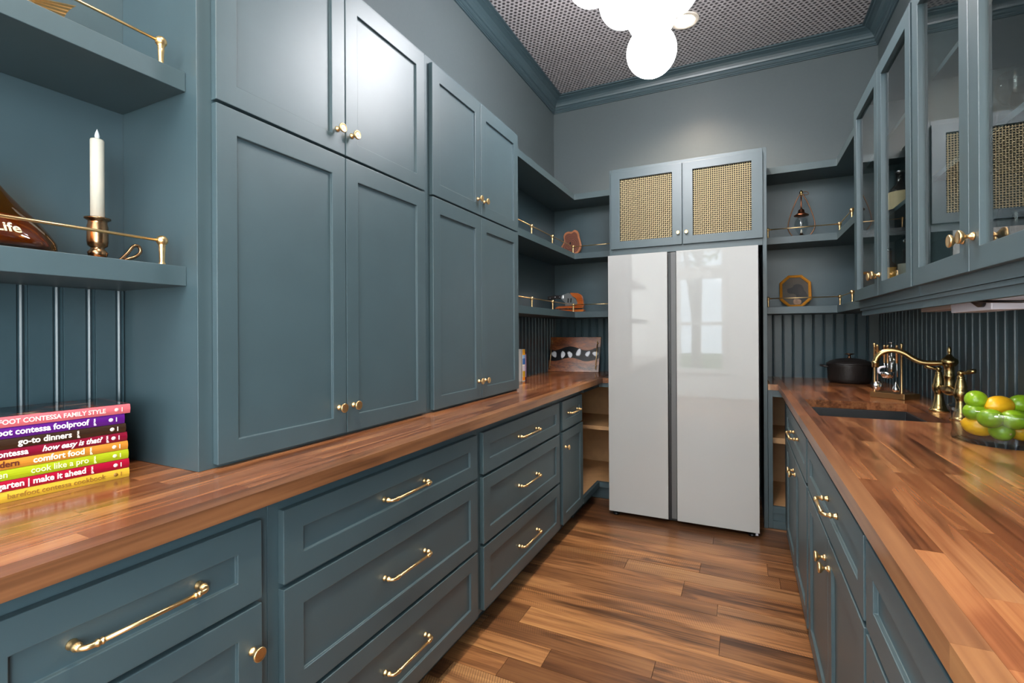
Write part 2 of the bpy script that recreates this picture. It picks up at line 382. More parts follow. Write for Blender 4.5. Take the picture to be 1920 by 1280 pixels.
def unlit_sheet(par, *b): MB().box(*b).build('unlit_wall_sheet', paint, par)  # added thin sheets, plain teal over the lit wall colour behind the shelves
unlit_sheet(wl, XL, XL+.0009, YF+.001, .7215, 1.3695, ZC-.116)
unlit_sheet(wl, XL, XL+.0009, 2.5535, YB-.001, 1.3695, 2.333)
unlit_sheet(wb, XL+.001, -.8695, YB-.0009, YB, 1.3695, 2.333)
unlit_sheet(wb, .1415, XR-.001, YB-.0009, YB, 1.3695, 2.333)
unlit_sheet(wr, XR-.0009, XR, 3.0185, YB-.001, 1.3695, 2.333)

# crown moulding -------------------------------------------------------------
prof = [(0, 3.205), (.010, 3.205), (.010, 3.212), (.016, 3.215), (.016, 3.224), (.021, 3.226), (.026, 3.232), (.026, 3.240), (.022, 3.243), (.022, 3.248), (.030, 3.252), (.034, 3.264), (.043, 3.279), (.058, 3.292), (.078, 3.300), (.088, 3.302), (.088, 3.307), (.095, 3.309), (.108, 3.309), (.108, ZC), (0, ZC)]
def crown(name, ends):
    m = MB(); n = len(prof); v = []
    for e in ends: v += [e(p, z) for p, z in prof]
    f = [tuple(range(n)), tuple(range(2*n-1, n-1, -1))]+[(i, (i+1) % n, n+(i+1) % n, n+i) for i in range(n)]
    m.add(v, f).build(name, paint, kind='structure')
crown('trim_1', [lambda p, z: (XL+p, YF, z), lambda p, z: (XL+p, YB-p, z)])
crown('trim_2', [lambda p, z: (XL+p, YB-p, z), lambda p, z: (XR-p, YB-p, z)])
crown('trim_3', [lambda p, z: (XR-p, YF, z), lambda p, z: (XR-p, YB-p, z)])

# beadboard: each board a piece of its wall ----------------------------------------
def bead_profile():        # (across, out) for one .065 wide board with a bead on its edge
    return [(0, 0), (0, .006), (.0015, .0085), (.0445, .0085), (.0465, .003), (.0485, .003), (.050, .007), (.0535, .0092), (.057, .007), (.0585, .003), (.0605, .003), (.0625, .0085), (.0635, .0085), (.065, .006), (.065, 0)]
def bead_mesh(key, h, to):
    pr = bead_profile(); n = len(pr); v = [to(a-.0325, b, -h/2) for a, b in pr]+[to(a-.0325, b, h/2) for a, b in pr]
    me = bpy.data.meshes.new('bead_board'); me.from_pydata(v, [], [(i, i+1, n+i+1, n+i) for i in range(n-1)]+[tuple(range(n-1, -1, -1)), tuple(range(n, 2*n))])
    bm = bmesh.new(); bm.from_mesh(me); bmesh.ops.recalc_face_normals(bm, faces=bm.faces); bm.to_mesh(me); bm.free()
    me.materials.append(beadp); return me
def beads(parent, me, pts):
    for p in pts:
        o = bpy.data.objects.new('bead_board', me); C.objects.link(o); o.parent = parent; o.location = Vector(p)-ORG[parent.name]; ORG[o.name] = Vector(p)
h1 = 1.368-CT; zc1 = CT+h1/2
ml = bead_mesh('l', h1, lambda a, b, z: (b, a, z)); beads(wl, ml, [(XL, y, zc1) for y in [.722-.0325-.003-.065*k for k in range(9)]]+[(XL, 2.59+.065*k, zc1) for k in range(22)])
mb = bead_mesh('b', h1, lambda a, b, z: (a, -b, z)); beads(wb, mb, [(-1.48+.065*k, YB, zc1) for k in range(10)]+[(.147+.0325+.0635*k, YB, zc1) for k in range(10)])
h2 = 1.362-CT; mr_ = bead_mesh('r', h2, lambda a, b, z: (-b, a, z)); beads(wr, mr_, [(XR, 4.010-.0675*k, CT+h2/2) for k in range(58)])

# ------------------------------------------------------------------ hardware
def pull(c, sg, L_, parent, name='handle'):
    """bar pull along Y, sticking out along X by sign sg; c is the point on the face"""
    x, y, z = c; m = MB(); H = L_/2
    for s in (-1, 1):
        m.lathe([(.0085, 0), (.0085, .003), (.0062, .006), (.0055, .011), (.0075, .014), (.0075, .018), (.005, .020), (.0048, .026)], (x, y+s*H, z), (sg, 0, 0), 12)
        pts = []; rr = []
        for k in range(7):
            a = k/6*PI/2; pts.append((x+sg*(.022+.012*math.sin(a)), y+s*(H-.012*(1-math.cos(a))), z)); rr.append(.0048)
        for off, r_ in ((.016, .0048), (.018, .0068), (.021, .0068), (.022, .0050), (.024, .0050), (.025, .0064), (.027, .0064), (.029, .0046)):
            pts.append((x+sg*.034, y+s*(H-off), z)); rr.append(r_)
        m.tube(pts, rr, 10)
    m.tube([(x+sg*.034, y-H+.027, z), (x+sg*.034, y+H-.027, z)], .0042, 12)
    return m.build(name, brass, parent, weld=False)
def knob(c, out, parent, k=1.0, mat=None):
    m = MB().lathe([(.0088*k, 0), (.0092*k, .002*k), (.0075*k, .005*k), (.0045*k, .008*k), (.0042*k, .013*k), (.007*k, .016*k), (.0125*k, .020*k), (.0148*k, .024*k), (.0148*k, .027*k), (.0128*k, .0285*k), (.0118*k, .0278*k), (.006*k, .0285*k), (.0001, .0288*k)], c, out, 20)
    return m.build('knob', mat or brass, parent)
def shaker(name, ax, sg, n0, a0, a1, z0, z1, parent, fw=.056, t=.02, rec=.009, mat=None, open_=False, fb=None, ft=None, label=None):
    """frame-and-panel front; ax 'X' means the face looks along X by sign sg"""
    P = (lambda a, n, z: (n, a, z)) if ax == 'X' else (lambda a, n, z: (a, n, z))
    fb = fb or fw; ft = ft or fw
    i0, i1, j0, j1 = a0+fw, a1-fw, z0+fb, z1-ft
    nb = n0-sg*t; nr = n0-sg*rec; c = .0
    R = lambda A0, A1, B0, B1, n: [P(A0, n, B0), P(A1, n, B0), P(A1, n, B1), P(A0, n, B1)]
    if not open_:
        v = R(a0, a1, z0, z1, n0)+R(i0, i1, j0, j1, n0)+R(i0, i1, j0, j1, nr)+R(a0, a1, z0, z1, nb)
        f = [(i, (i+1) % 4, 4+(i+1) % 4, 4+i) for i in range(4)]+[(4+i, 4+(i+1) % 4, 8+(i+1) % 4, 8+i) for i in range(4)]+[(8, 9, 10, 11)]+[(i, (i+1) % 4, 12+(i+1) % 4, 12+i) for i in range(4)]+[(12, 13, 14, 15)]
    else:
        v = R(a0, a1, z0, z1, n0)+R(i0, i1, j0, j1, n0)+R(i0, i1, j0, j1, nb)+R(a0, a1, z0, z1, nb)
        f = [(i, (i+1) % 4, 4+(i+1) % 4, 4+i) for i in range(4)]+[(4+i, 4+(i+1) % 4, 8+(i+1) % 4, 8+i) for i in range(4)]+[(8+i, 8+(i+1) % 4, 12+(i+1) % 4, 12+i) for i in range(4)]+[(i, (i+1) % 4, 12+(i+1) % 4, 12+i) for i in range(4)]
    m = MB(); m.add(v, f); return m.build(name, mat or paint, parent, bevel=.0016, label=label)

# ------------------------------------------------------------------ base cabinets, left run
def base_unit(side, y0, y1, label, fronts, opening=None):
    sg = 1 if side == 'L' else -1
    xw, xf, xd = (XL+.001, -.98, -.96) if side == 'L' else (XR-.001, .235, .215)
    xk = -1.05 if side == 'L' else .305
    cab = thing('base_cabinet', ((xw+xf)/2, (y0+y1)/2, 0), label, 'cabinet', None)
    m = MB().prism([(xw, 0), (xk, 0), (xk, .098), (xf, .098), (xf, CB-.001), (xw, CB-.001)], 'y', y0+.0005, y1-.0005)
    if 'under the sink' in label:
        m = MB().prism([(xw, 0), (xk, 0), (xk, .098), (xf, .098), (xf, CB-.001), (xf+.020, CB-.001), (xf+.020, .63), (xw, .63)], 'y', y0+.0005, y1-.0005)
    m.build('carcass', paint, cab, bevel=.001)
    for fr in fronts:
        k, a0, a1, z0, z1 = fr[:5]
        o = shaker(k, 'X', sg, xd, a0, a1, z0, z1, cab, fw=.056 if a1-a0 > .3 else .05, fb=.056, ft=.056)
        hx = xd-sg*.009
        for h in fr[5]:
            if h[0] == 'pull': pull((hx, h[1], h[2]), sg, h[3], o)
            else: knob((xd, h[1], h[2]), (sg, 0, 0), o)
    return cab
D1, D2, D3 = (.669, .841), (.384, .656), (.112, .371)
base_unit('L', YF, .225, 'blue-teal base cabinet at the near left end, under the cookbooks', [('drawer', YF+.02, .197, *D1, []), ('door', YF+.02, .197, .112, .656, [])])
base_unit('L', .225, .743, 'nearest teal base cabinet on the left with one drawer over a door', [('drawer', .253, .715, *D1, [('pull', .484, .757, .198)]), ('door', .253, .715, .112, .658, [('knob', .690, .565)])])
base_unit('L', .743, 1.695, 'wide teal three-drawer base cabinet, nearer of the two on the left', [('drawer', .771, 1.671, *D1, [('pull', 1.225, .755, .200)]), ('drawer', .771, 1.671, *D2, [('pull', 1.225, .520, .200)]), ('drawer', .771, 1.671, *D3, [('pull', 1.225, .238, .200)])])
base_unit('L', 1.695, 2.652, 'wide teal three-drawer base cabinet, farther of the two on the left', [('drawer', 1.720, 2.627, *D1, [('pull', 2.185, .755, .215)]), ('drawer', 1.720, 2.627, *D2, [('pull', 2.185, .520, .215)]), ('drawer', 1.720, 2.627, *D3, [('pull', 2.185, .232, .215)])])
base_unit('L', 2.652, 3.09, 'narrow teal base cabinet with small drawer and door beside the open corner', [('drawer', 2.679, 3.058, *D1, [('pull', 2.885, .758, .175)]), ('door', 2.679, 3.072, .112, .657, [('knob', 2.722, .566)])])
# right run
base_unit('R', YF, .165, 'blue-teal base cabinet at the near right end beside the camera', [('drawer', YF+.02, .14, *D1, []), ('door', YF+.02, .14, .112, .656, [])])
base_unit('R', .165, 1.16, 'teal base cabinet on the near right with wide drawer front over doors', [('drawer', .19, 1.150, *D1, [('pull', .60, .755, .2)]), ('door', .19, .668, .112, .656, [('knob', .64, .585)]), ('door', .672, 1.150, .112, .656, [('knob', .70, .585)])])
base_unit('R', 1.16, 2.105, 'teal base cabinet on the right, middle one, wide drawer over two doors', [('drawer', 1.172, 2.090, *D1, [('pull', 1.60, .757, .150)]), ('door', 1.172, 1.628, .112, .656, [('knob', 1.592, .585)]), ('door', 1.632, 2.090, .112, .656, [('knob', 1.668, .585)])])
base_unit('R', 2.105, 3.10, 'teal base cabinet under the sink with drawer front over two doors', [('drawer', 2.140, 3.085, *D1, [('pull', 2.62, .757, .180)]), ('door', 2.140, 2.606, .112, .656, [('knob', 2.570, .585)]), ('door', 2.610, 3.085, .112, .656, [('knob', 2.648, .585)])])
# open corner units with plywood inside
co = thing('open_corner_cabinet', (-1.2, 3.55, 0), 'open plywood-lined corner shelf unit left of the refrigerator', 'cabinet')
MB().box(XL+.001, -.985, 3.0905, 3.10, .105, CB-.001).build('side_panel', ply, co)
MB().box(XL+.001, XL+.012, 3.101, 4.04, .02, CB-.001).build('back_panel', ply, co)
MB().box(XL+.013, -.87, 4.041, 4.053, .02, CB-.001).build('back_panel', ply, co)
MB().prism([(XL+.013, 3.101), (-.985, 3.101), (-.985, 3.50), (-.872, 3.50), (-.872, 4.04), (XL+.013, 4.04)], 'z', .122, .146).build('deck', ply, co)
MB().prism([(XL+.013, 3.101), (-1.20, 3.101), (-1.20, 3.52), (-.872, 3.52), (-.872, 4.04), (XL+.013, 4.04)], 'z', .520, .548).build('shelf', ply, co)
MB().prism([(-.984, 3.093), (-.962, 3.093), (-.962, 3.478), (-.872, 3.478), (-.872, 3.499), (-.984, 3.499)], 'z', .104, .145).build('bottom_rail', paint, co, bevel=.001)
MB().prism([(-.984, 3.093), (-.962, 3.093), (-.962, 3.478), (-.872, 3.478), (-.872, 3.499), (-.984, 3.499)], 'z', .845, CB-.001).build('top_rail', paint, co, bevel=.001)
MB().prism([(-1.06, 3.093), (-1.04, 3.093), (-1.04, 3.55), (-.872, 3.55), (-.872, 3.57), (-1.06, 3.57)], 'z', 0.001, .103).build('toe_kick', paint, co, bevel=.001)
co = thing('open_corner_cabinet', (.45, 3.7, 0), 'open plywood-lined shelf cubby right of the refrigerator', 'cabinet')
MB().box(.141, .150, 3.48, 4.03, .02, CB-.001).build('side_panel', ply, co)
MB().box(.141, XR-.002, 4.041, 4.053, .02, CB-.001).build('back_panel', ply, co)
MB().box(XR-.012, XR-.001, 3.101, 4.04, .02, CB-.001).build('side_panel', ply, co)
MB().box(.236, XR-.013, 3.1005, 3.11, .02, CB-.001).build('side_panel', ply, co)
MB().box(.151, XR-.013, 3.48, 4.04, .118, .142).build('deck', ply, co)
MB().box(.151, XR-.013, 3.56, 4.04, .520, .556).build('shelf', ply, co)
ff = MB(); ff.box(.141, .167, 3.458, 3.479, .001, CB-.001); ff.box(.167, .30, 3.458, 3.479, .834, CB-.001); ff.box(.167, .30, 3.458, 3.479, .098, .142); ff.box(.167, .30, 3.47, 3.49, .001, .098); ff.box(.167, .30, 3.455, 3.469, .001, .05)
ff.box(.235, .30, 3.1, 3.457, .04, CB-.001)
ff.build('face_frame', paint, co, bevel=.001)

# ------------------------------------------------------------------ butcher block worktops
def worktop(label, x0, x1, y0, y1, front, hole=None, extra=None):
    ct = thing('countertop', ((x0+x1)/2, (y0+y1)/2, CB), label, 'countertop')
    n = 13; wd = (x1-x0)/n
    if hole:
        hx0, hx1, hy0, hy1 = hole
        cuts = [x0]+[x0+(hx0-x0)*k/1 for k in (1,)]
        a = [x0+(hx0-x0)*k/2 for k in range(3)]; b_ = [hx0+(hx1-hx0)*k/8 for k in range(1, 9)]; c_ = [hx1+(x1-hx1)*k/4 for k in range(1, 5)]
        xs = a+b_+c_
    else: xs = [x0+wd*k for k in range(n+1)]
    for k in range(len(xs)-1):
        xa, xb = xs[k], xs[k+1]; segs = [(y0, y1)]
        if hole and xa >= hole[0]-1e-4 and xb <= hole[1]+1e-4: segs = [(y0, hole[2]), (hole[3], y1)]
        is_edge = (k == 0 and front < 0) or (k == len(xs)-2 and front > 0)
        for s0, s1 in segs:
            y = s0; first = True
            while y < s1-1e-4:
                ln = random.uniform(.22, .75) if not is_edge else random.uniform(1.2, 2.2)
                if first and not is_edge: ln *= random.uniform(.3, 1); first = False
                e = min(s1, y+ln)
                if s1-e < .08: e = s1
                t = random.choice([(1, 1, 1), (1.12, 1.08, 1.0), (.82, .74, .70), (.64, .54, .50), (1.05, .95, .92), (.92, .88, .86), (1.2, 1.18, 1.10), (.74, .66, .60)])
                j = random.uniform(.94, 1.06)
                piece('stave', butcher_edge if is_edge else butcher, xa+.00012, xb-.00012, y+.0001, e-.0001, CB, CT, ct, tuple(c*j for c in t)); y = e
    if extra:
        for (a0, a1, b0, b1, mt) in extra: piece('stave', mt, a0, a1, b0, b1, CB, CT, ct, (.95, .9, .86))
    return ct
worktop('long butcher block countertop on the left drawers', XL+.0005, -.931, YF, YB-.0005, 1, None, [(-.9305, -.885, 3.462, YB-.001, butcher), (-.8845, -.870, 3.462, YB-.001, endgrain)])
worktop('butcher block countertop on the right with the sink cut into it', .199, XR-.0005, YF, YB-.0005, -1, (.272, .676, 2.25, 2.765), [(.155, .1985, 3.443, YB-.001, butcher), (.141, .1545, 3.443, YB-.001, endgrain)])

# sink and faucet
sk = MB(); x0, x1, y0, y1, zb, zt = .264, .684, 2.242, 2.773, .68, CB-.0005
v = [(x0, y0, zt), (x1, y0, zt), (x1, y1, zt), (x0, y1, zt), (x0+.012, y0+.012, zt), (x1-.012, y0+.012, zt), (x1-.012, y1-.012, zt), (x0+.012, y1-.012, zt),
     (x0+.03, y0+.03, zb), (x1-.03, y0+.03, zb), (x1-.03, y1-.03, zb), (x0+.03, y1-.03, zb), (x0, y0, zb-.02), (x1, y0, zb-.02), (x1, y1, zb-.02), (x0, y1, zb-.02)]
f = []
for a, b_ in ((0, 4), (4, 8)): f += [(a+i, a+(i+1) % 4, b_+(i+1) % 4, b_+i) for i in range(4)]
f += [(8, 9, 10, 11), (12, 13, 14, 15)]+[(i, (i+1) % 4, 12+(i+1) % 4, 12+i) for i in range(4)]
snk = thing('sink', ((x0+x1)/2, (y0+y1)/2, zb-.02), 'black undermount sink in the right worktop', 'sink')
sk.add(v, f).build('basin', sinkm, snk, bevel=.003)
MB().lathe([(.045, 0), (.045, .004), (.038, .005), (.03, .002)], (.474, 2.5, zb), (0, 0, 1), 24).build('drain', steel, snk)
fc = thing('faucet', (.735, 2.46, CT), 'aged brass bridge faucet behind the sink', 'faucet')
bx = .735
for yb, kk in ((2.575, 1), (2.350, -1)):
    MB().lathe([(.033, 0), (.034, .004), (.030, .009), (.026, .013), (.026, .018), (.022, .024), (.017, .045), (.0145, .068), (.0145, .078), (.018, .082), (.0215, .092), (.023, .102), (.0215, .111), (.018, .117), (.0185, .121), (.0185, .125), (.0125, .150), (.0105, .158), (.0125, .161), (.0085, .164), (.008, .170)], (bx, yb, CT), (0, 0, 1), 24).build('valve_body', agedbrass, fc)
    m = MB()
    zt = CT+.176; dx, dy = (-.045, .012) if kk == 1 else (.030, -.040)
    m.ball((bx, yb, zt), .0105, 14, 8)
    m.tube([(bx, yb, zt), (bx+dx*.4, yb+dy*.4, zt+.002), (bx+dx*.75, yb+dy*.75, zt+.009), (bx+dx*.95, yb+dy*.95, zt+.012)], [.0065, .006, .0098, .0075], 10)
    m.build('lever', agedbrass, fc, weld=False)
m = MB().tube([(bx, 2.575, CT+.100), (bx, 2.53, CT+.100), (bx, 2.505, CT+.100), (bx, 2.49, CT+.10), (bx, 2.46, CT+.10), (bx, 2.43, CT+.10), (bx, 2.415, CT+.10), (bx, 2.39, CT+.10), (bx, 2.350, CT+.10)], [.011, .011, .014, .019, .022, .019, .014, .011, .011], 16)
m.build('bridge', agedbrass, fc)
MB().lathe([(.018, .105), (.0175, .118), (.0165, .12), (.0165, .150), (.0185, .153), (.0185, .158), (.0165, .161), (.0165, .192), (.02, .196), (.024, .202), (.0275, .208), (.0275, .216), (.024, .222), (.014, .230), (.008, .238), (.0045, .243), (.0045, .246), (.0065, .250), (.0062, .262), (.0045, .268), (.003, .272)], (bx, 2.46, CT), (0, 0, 1), 24).build('column', agedbrass, fc)
P = [(bx, 2.46, 1.128), (.705, 2.462, 1.125), (.67, 2.467, 1.124), (.645, 2.471, 1.129), (.62, 2.475, 1.144), (.60, 2.478, 1.160), (.575, 2.483, 1.171), (.55, 2.487, 1.172), (.525, 2.491, 1.162), (.510, 2.494, 1.143), (.504, 2.496, 1.122)]
def smooth_path(P, n=5):
    out = []; P = [Vector(p) for p in P]
    for i in range(len(P)-1):
        a, b, c, d = P[max(i-1, 0)], P[i], P[i+1], P[min(i+2, len(P)-1)]
        for k in range(n):
            t = k/n; out.append(.5*((2*b)+(c-a)*t+(2*a-5*b+4*c-d)*t*t+(-a+3*b-3*c+d)*t**3))
    out.append(P[-1]); return out
sp_ = smooth_path(P); MB().tube([p-Vector((0, 0, .005)) for p in sp_], .0105, 14).build('spout', agedbrass, fc)
MB().lathe([(.0105, 0), (.0135, .003), (.0135, .010), (.0120, .012), (.0125, .024), (.011, .026)], (.504, 2.496, 1.122), (0, 0, -1), 18).build('aerator', agedbrass, fc)

# ------------------------------------------------------------------ tall wall cabinets standing on the left worktop
def tall(y0, y1, splits, label):
    t = thing('tall_wall_cabinet', (-1.36, (y0+y1)/2, CT), label, 'cabinet')
    MB().box(XL+.0005, -1.197, y0, y1, CT+.0005, 2.42).build('carcass', paint, t, bevel=.001)
    a0, am, a1 = splits
    for (z0, z1, zk) in ((.925, 1.828, 1.012), (1.836, 2.395, 1.910)):
        for s0, s1, ky in ((a0, am-.002, am-.035), (am+.002, a1, am+.028)):
            d = shaker('door', 'X', 1, -1.176, s0, s1, z0, z1, t, fw=.055, fb=.055, ft=.066)
            knob((-1.176, ky, zk), (1, 0, 0), d)
tall(.722, 1.6545, (.757, 1.188, 1.627), 'large teal four-door wall cabinet on the left worktop, beside the candle niche')
tall(1.6555, 2.552, (1.682, 2.097, 2.535), 'large teal four-door wall cabinet on the left worktop, nearer the refrigerator')

# ------------------------------------------------------------------ open shelves with brass gallery rails
def gpost(x, y, z, parent):
    k = 1.0
    MB().lathe([(.0078, 0), (.0078, .003), (.006, .006), (.0055, .010), (.0062, .03), (.0072, .040), (.0062, .0415), (.0075, .043), (.0062, .0445), (.008, .047)]+[(.0125*math.sin(a), .0585-.0125*math.cos(a)) for a in [PI*(.2+.8*i/8) for i in range(9)]], (x, y, z), (0, 0, 1), 16).build('rail_post', brass, parent)
def shelf(name, poly, z0, z1, label, posts=None, rails=None, group=None):
    xs = [p[0] for p in poly]; ys = [p[1] for p in poly]
    t = thing(name, (sum(xs)/len(xs), sum(ys)/len(ys), z0), label, 'shelf')
    MB().prism(poly, 'z', z0, z1).build('board', paint, t, bevel=.0012)
    for p in posts or []: gpost(p[0], p[1], z1, t)
    for r_ in rails or []: MB().tube([(x, y, z1+.0585) for x, y in r_], .0034, 8).build('rail', brass, t)
Z1, Z2, Z3 = (1.370, 1.418), (1.850, 1.897), (2.334, 2.382)
NX = -1.24
npoly = [(XL+.0012, YF+.001), (NX, YF+.001), (NX, .7215), (XL+.0012, .7215)]
shelf('niche_shelf', npoly, *Z1, 'teal niche shelf holding the candle and amber decanter', [(-1.26, .677), (-1.26, .05)], [[(-1.26, .677), (-1.26, .05)], [(-1.26, .05), (-1.26, YF+.01)]])
shelf('niche_shelf', npoly, *Z2, 'teal niche shelf at top left, holding the brass fish', [(-1.26, .677), (-1.26, .05)], [[(-1.26, .677), (-1.26, .05)], [(-1.26, .05), (-1.26, YF+.01)]])
Lp = [(XL+.0012, 2.5535), (NX, 2.5535), (NX, 3.770), (-.8695, 3.770), (-.8695, YB-.0012), (XL+.0012, YB-.0012)]
rl = [[(-1.26, 2.5535), (-1.26, 3.79)], [(-1.26, 3.79), (-.8695, 3.79)]]
pl_ = [(-1.26, 2.925), (-1.26, 3.312), (-1.26, 3.79)]
shelf('corner_shelf', Lp, *Z3, 'topmost teal corner shelf left of the refrigerator, bare, no rail')
shelf('corner_shelf', Lp, *Z2, 'teal corner shelf with brass rail under the log slice, left of refrigerator', pl_, rl)
shelf('corner_shelf', Lp, *Z1, 'lowest teal corner shelf left of refrigerator, under the knife stand', pl_, rl)
Rp = [(.1415, 3.770), (.560, 3.770), (.560, 3.0185), (XR-.0012, 3.0185), (XR-.0012, YB-.0012), (.1415, YB-.0012)]
rr = [[(.1415, 3.79), (.578, 3.79)], [(.578, 3.79), (.578, 3.03)]]
pr_ = [(.160, 3.79), (.578, 3.79), (.578, 3.395)]
shelf('corner_shelf', Rp, *Z3, 'topmost teal corner shelf right of the refrigerator, above the lantern')
shelf('corner_shelf', Rp, *Z2, 'teal corner shelf with brass rail holding the lantern', pr_, rr)
shelf('corner_shelf', Rp, *Z1, 'lowest teal corner shelf with brass rail holding the dog portrait', pr_, rr)

# ------------------------------------------------------------------ refrigerator and its surround
MB().box(-.868, -.845, 3.4442, YB-.001, .001, 2.419).build('refrigerator_side_panel', paint, bevel=.001, label='tall teal panel along the left side of the white refrigerator', cat='panel')
MB().box(.116, .139, 3.4442, YB-.001, .001, 2.419).build('refrigerator_side_panel', paint, bevel=.001, label='tall teal panel along the right side of the white refrigerator', cat='panel')
fcab = thing('mesh_front_cabinet', (-.365, 3.75, 1.80), 'teal cabinet with two brass mesh doors above the refrigerator', 'cabinet')
MB().box(-.8445, .1155, 3.445, YB-.001, 1.800, 2.42).build('carcass', paint, fcab, bevel=.001)
ring = MB(); 
shadei = plain('interior_shade', (.006, .006, .007), rough=.9)  # near-black colour stands in for the shade inside the cabinet
def woven(x0, x1, z0, z1, y, parent):
    m = MB(); p = .0134; nx = int(round((x1-x0)/p)); nz = int(round((z1-z0)/p)); px = (x1-x0)/nx; pz = (z1-z0)/nz; a = .0013; hw = .0023; t = .0005
    def strip(pts, wdir):
        v = []; f = []
        for (px_, py_, pz_) in pts:
            for s, q in ((-1, 0), (1, 0)):
                v.append((px_+wdir[0]*s*hw, py_, pz_+wdir[1]*s*hw))
        n = len(pts)
        for i in range(n-1): f.append((2*i, 2*i+1, 2*i+3, 2*i+2))
        m.add(v, f)
    for i in range(nx+1):
        strip([(x0+i*px, y+a*(1 if (i+j) % 2 else -1), z0+j*pz) for j in range(nz+1)], (1, 0))
    for j in range(nz+1):
        strip([(x0+i*px, y-a*(1 if (i+j) % 2 else -1), z0+j*pz) for i in range(nx+1)], (0, 1))
    meshm = MATS.get('mesh_brass') or plain('mesh_brass', (.36, .29, .165), rough=.5, metal=.6)
    return m.build('brass_mesh', meshm, parent, kind='stuff', weld=False)
for a0, a1, kx in ((-.853, -.368, -.392), (-.363, .117, -.339)):
    d = shaker('door', 'Y', -1, 3.422, a0, a1, 1.842, 2.392, fcab, fw=.064, t=.021, open_=True, fb=.054, ft=.054)
    MB().box(a0+.05, a1-.05, 3.4435, 3.4445, 1.86, 2.37).build('shade_sheet', shadei, d)  # added sheet carrying the painted shade behind the mesh
    woven(a0+.062, a1-.062, 1.893, 2.340, 3.437, d)
    knob((kx, 3.422, 1.920), (0, -1, 0), d, .8)
fr = thing('refrigerator', (-.37, 3.6, 0), 'white glass-front side-by-side refrigerator', 'refrigerator')
MB().box(-.822, .078, 3.275, 4.0, .045, 1.755).build('body', plain('grey_steel', (.10, .10, .105), rough=.4, metal=.6), fr, bevel=.002)
for x0, x1 in ((-.828, -.440), (-.385, .085)):
    MB().box(x0, x1, 3.234, 3.270, .036, 1.768).build('door', fridgew, fr, bevel=.002)
MB().box(-.421, -.389, 3.252, 3.274, .040, 1.765).build('grip_strip', greystrip, fr, bevel=.001)
MB().box(-.4385, -.4225, 3.262, 3.2745, .040, 1.765).build('gasket', blackm, fr, bevel=.001)
MB().box(-.432, -.426, 3.250, 3.262, .85, .93).build('grip_catch', blackm, fr)
MB().box(-.8, .06, 3.30, 3.34, .012, .044).build('base_grille', blackm, fr)
for x in (-.79, .045):
    MB().lathe([(.022, 0), (.022, .012), (.010, .014), (.010, .035)], (x, 3.285, .001), (0, 0, 1), 12).build('foot', blackm, fr)
MB().box(.063, .078, 3.262, 3.268, .012, .034).build('foot_tag', whitep, fr)

# ------------------------------------------------------------------ upper glass cabinets, right wall
def glass_unit(y0, y1, doors, label):
    t = thing('glass_wall_cabinet', (.69, (y0+y1)/2, 1.366), label, 'cabinet')
    zb, zt, xb, xf = 1.366, 2.42, XR-.0005, .541
    MB().box(xf, xb, y0, y0+.018, zb, zt).build('side_panel', paint, t)
    MB().box(xf, xb, y1-.018, y1, zb, zt).build('side_panel', paint, t)
    MB().box(xf, xb, y0+.0182, y1-.0182, zt-.02, zt).build('top_panel', paint, t)
    MB().box(xf, xb, y0+.0182, y1-.0182, 1.392, 1.410).build('bottom_panel', paint, t)
    MB().box(xb-.006, xb, y0+.0182, y1-.0182, 1.4102, zt-.0202).build('back_panel', paint, t)
    MB().box(xf+.03, xb-.0065, y0+.0184, y1-.0184, 1.745, 1.763).build('shelf', paint, t, bevel=.001)
    MB().box(xf+.03, xb-.0065, y0+.0184, y1-.0184, 2.080, 2.098).build('shelf', paint, t, bevel=.001)
    MB().box(xf, xf+.016, y0+.0182, y1-.0182, zb, 1.3918).build('bottom_rail', paint, t)
    for a0, a1, ky in doors:
        d = shaker('door', 'X', -1, .520, a0, a1, 1.400, 2.375, t, fw=.057, t=.0205, open_=True)
        MB().box(.5335, .5365, a0+.050, a1-.050, 1.450, 2.325).build('glass_pane', glass, d)
        if ky: knob((.520, ky, 1.485), (-1, 0, 0), d, 1.15)
    return t
glass_unit(2.068, 3.018, [(2.5255, 2.998, 2.556), (2.078, 2.5215, 2.492)], 'glass-door wall cabinet beside the corner shelves, holding liquor bottles')
glass_unit(1.130, 2.066, [(1.611, 2.056, 1.640), (1.150, 1.607, 1.578)], 'glass-door wall cabinet over the fruit bowl, holding stemware')
glass_unit(.190, 1.128, [(.665, 1.115, .70), (.205, .661, .63)], 'nearest glass-door wall cabinet on the right, mostly out of frame')
MB().box(.552, .566, YF, 3.005, 1.327, 1.3655).build('light_rail', paint, bevel=.0012, label='teal light rail board running under the glass-door wall cabinets', cat='trim board')
MB().box(.546, .5515, YF, 3.012, 1.352, 1.3655).build('cove_strip', paint, bevel=.001, label='thin teal moulding strip just above the light rail', cat='trim board')
ps = thing('under_cabinet_light', (.66, 1.9, 1.33), 'pale under-cabinet light bar with black plug under the glass cabinets', 'light fixture')
MB().box(.62, .70, 1.775, 2.06, 1.307, 1.3655).build('housing', whitep, ps, bevel=.003)
MB().prism([(.62, 2.062), (.70, 2.062), (.688, 2.40), (.632, 2.40)], 'z', 1.322, 1.3655).build('lens', plain('frosted_lens', (.55, .42, .36), rough=.3), ps, bevel=.002)
MB().lathe([(.019, 0), (.019, .012), (.012, .020), (.005, .028)], (.6195, 1.82, 1.335), (-1, 0, 0), 16).build('plug', blackm, ps)
MB().tube([(.590, 1.82, 1.335), (.600, 1.77, 1.330), (.66, 1.72, 1.325), (.76, 1.68, 1.335), (.825, 1.66, 1.355)], .0035, 8).build('cord', blackm, ps)

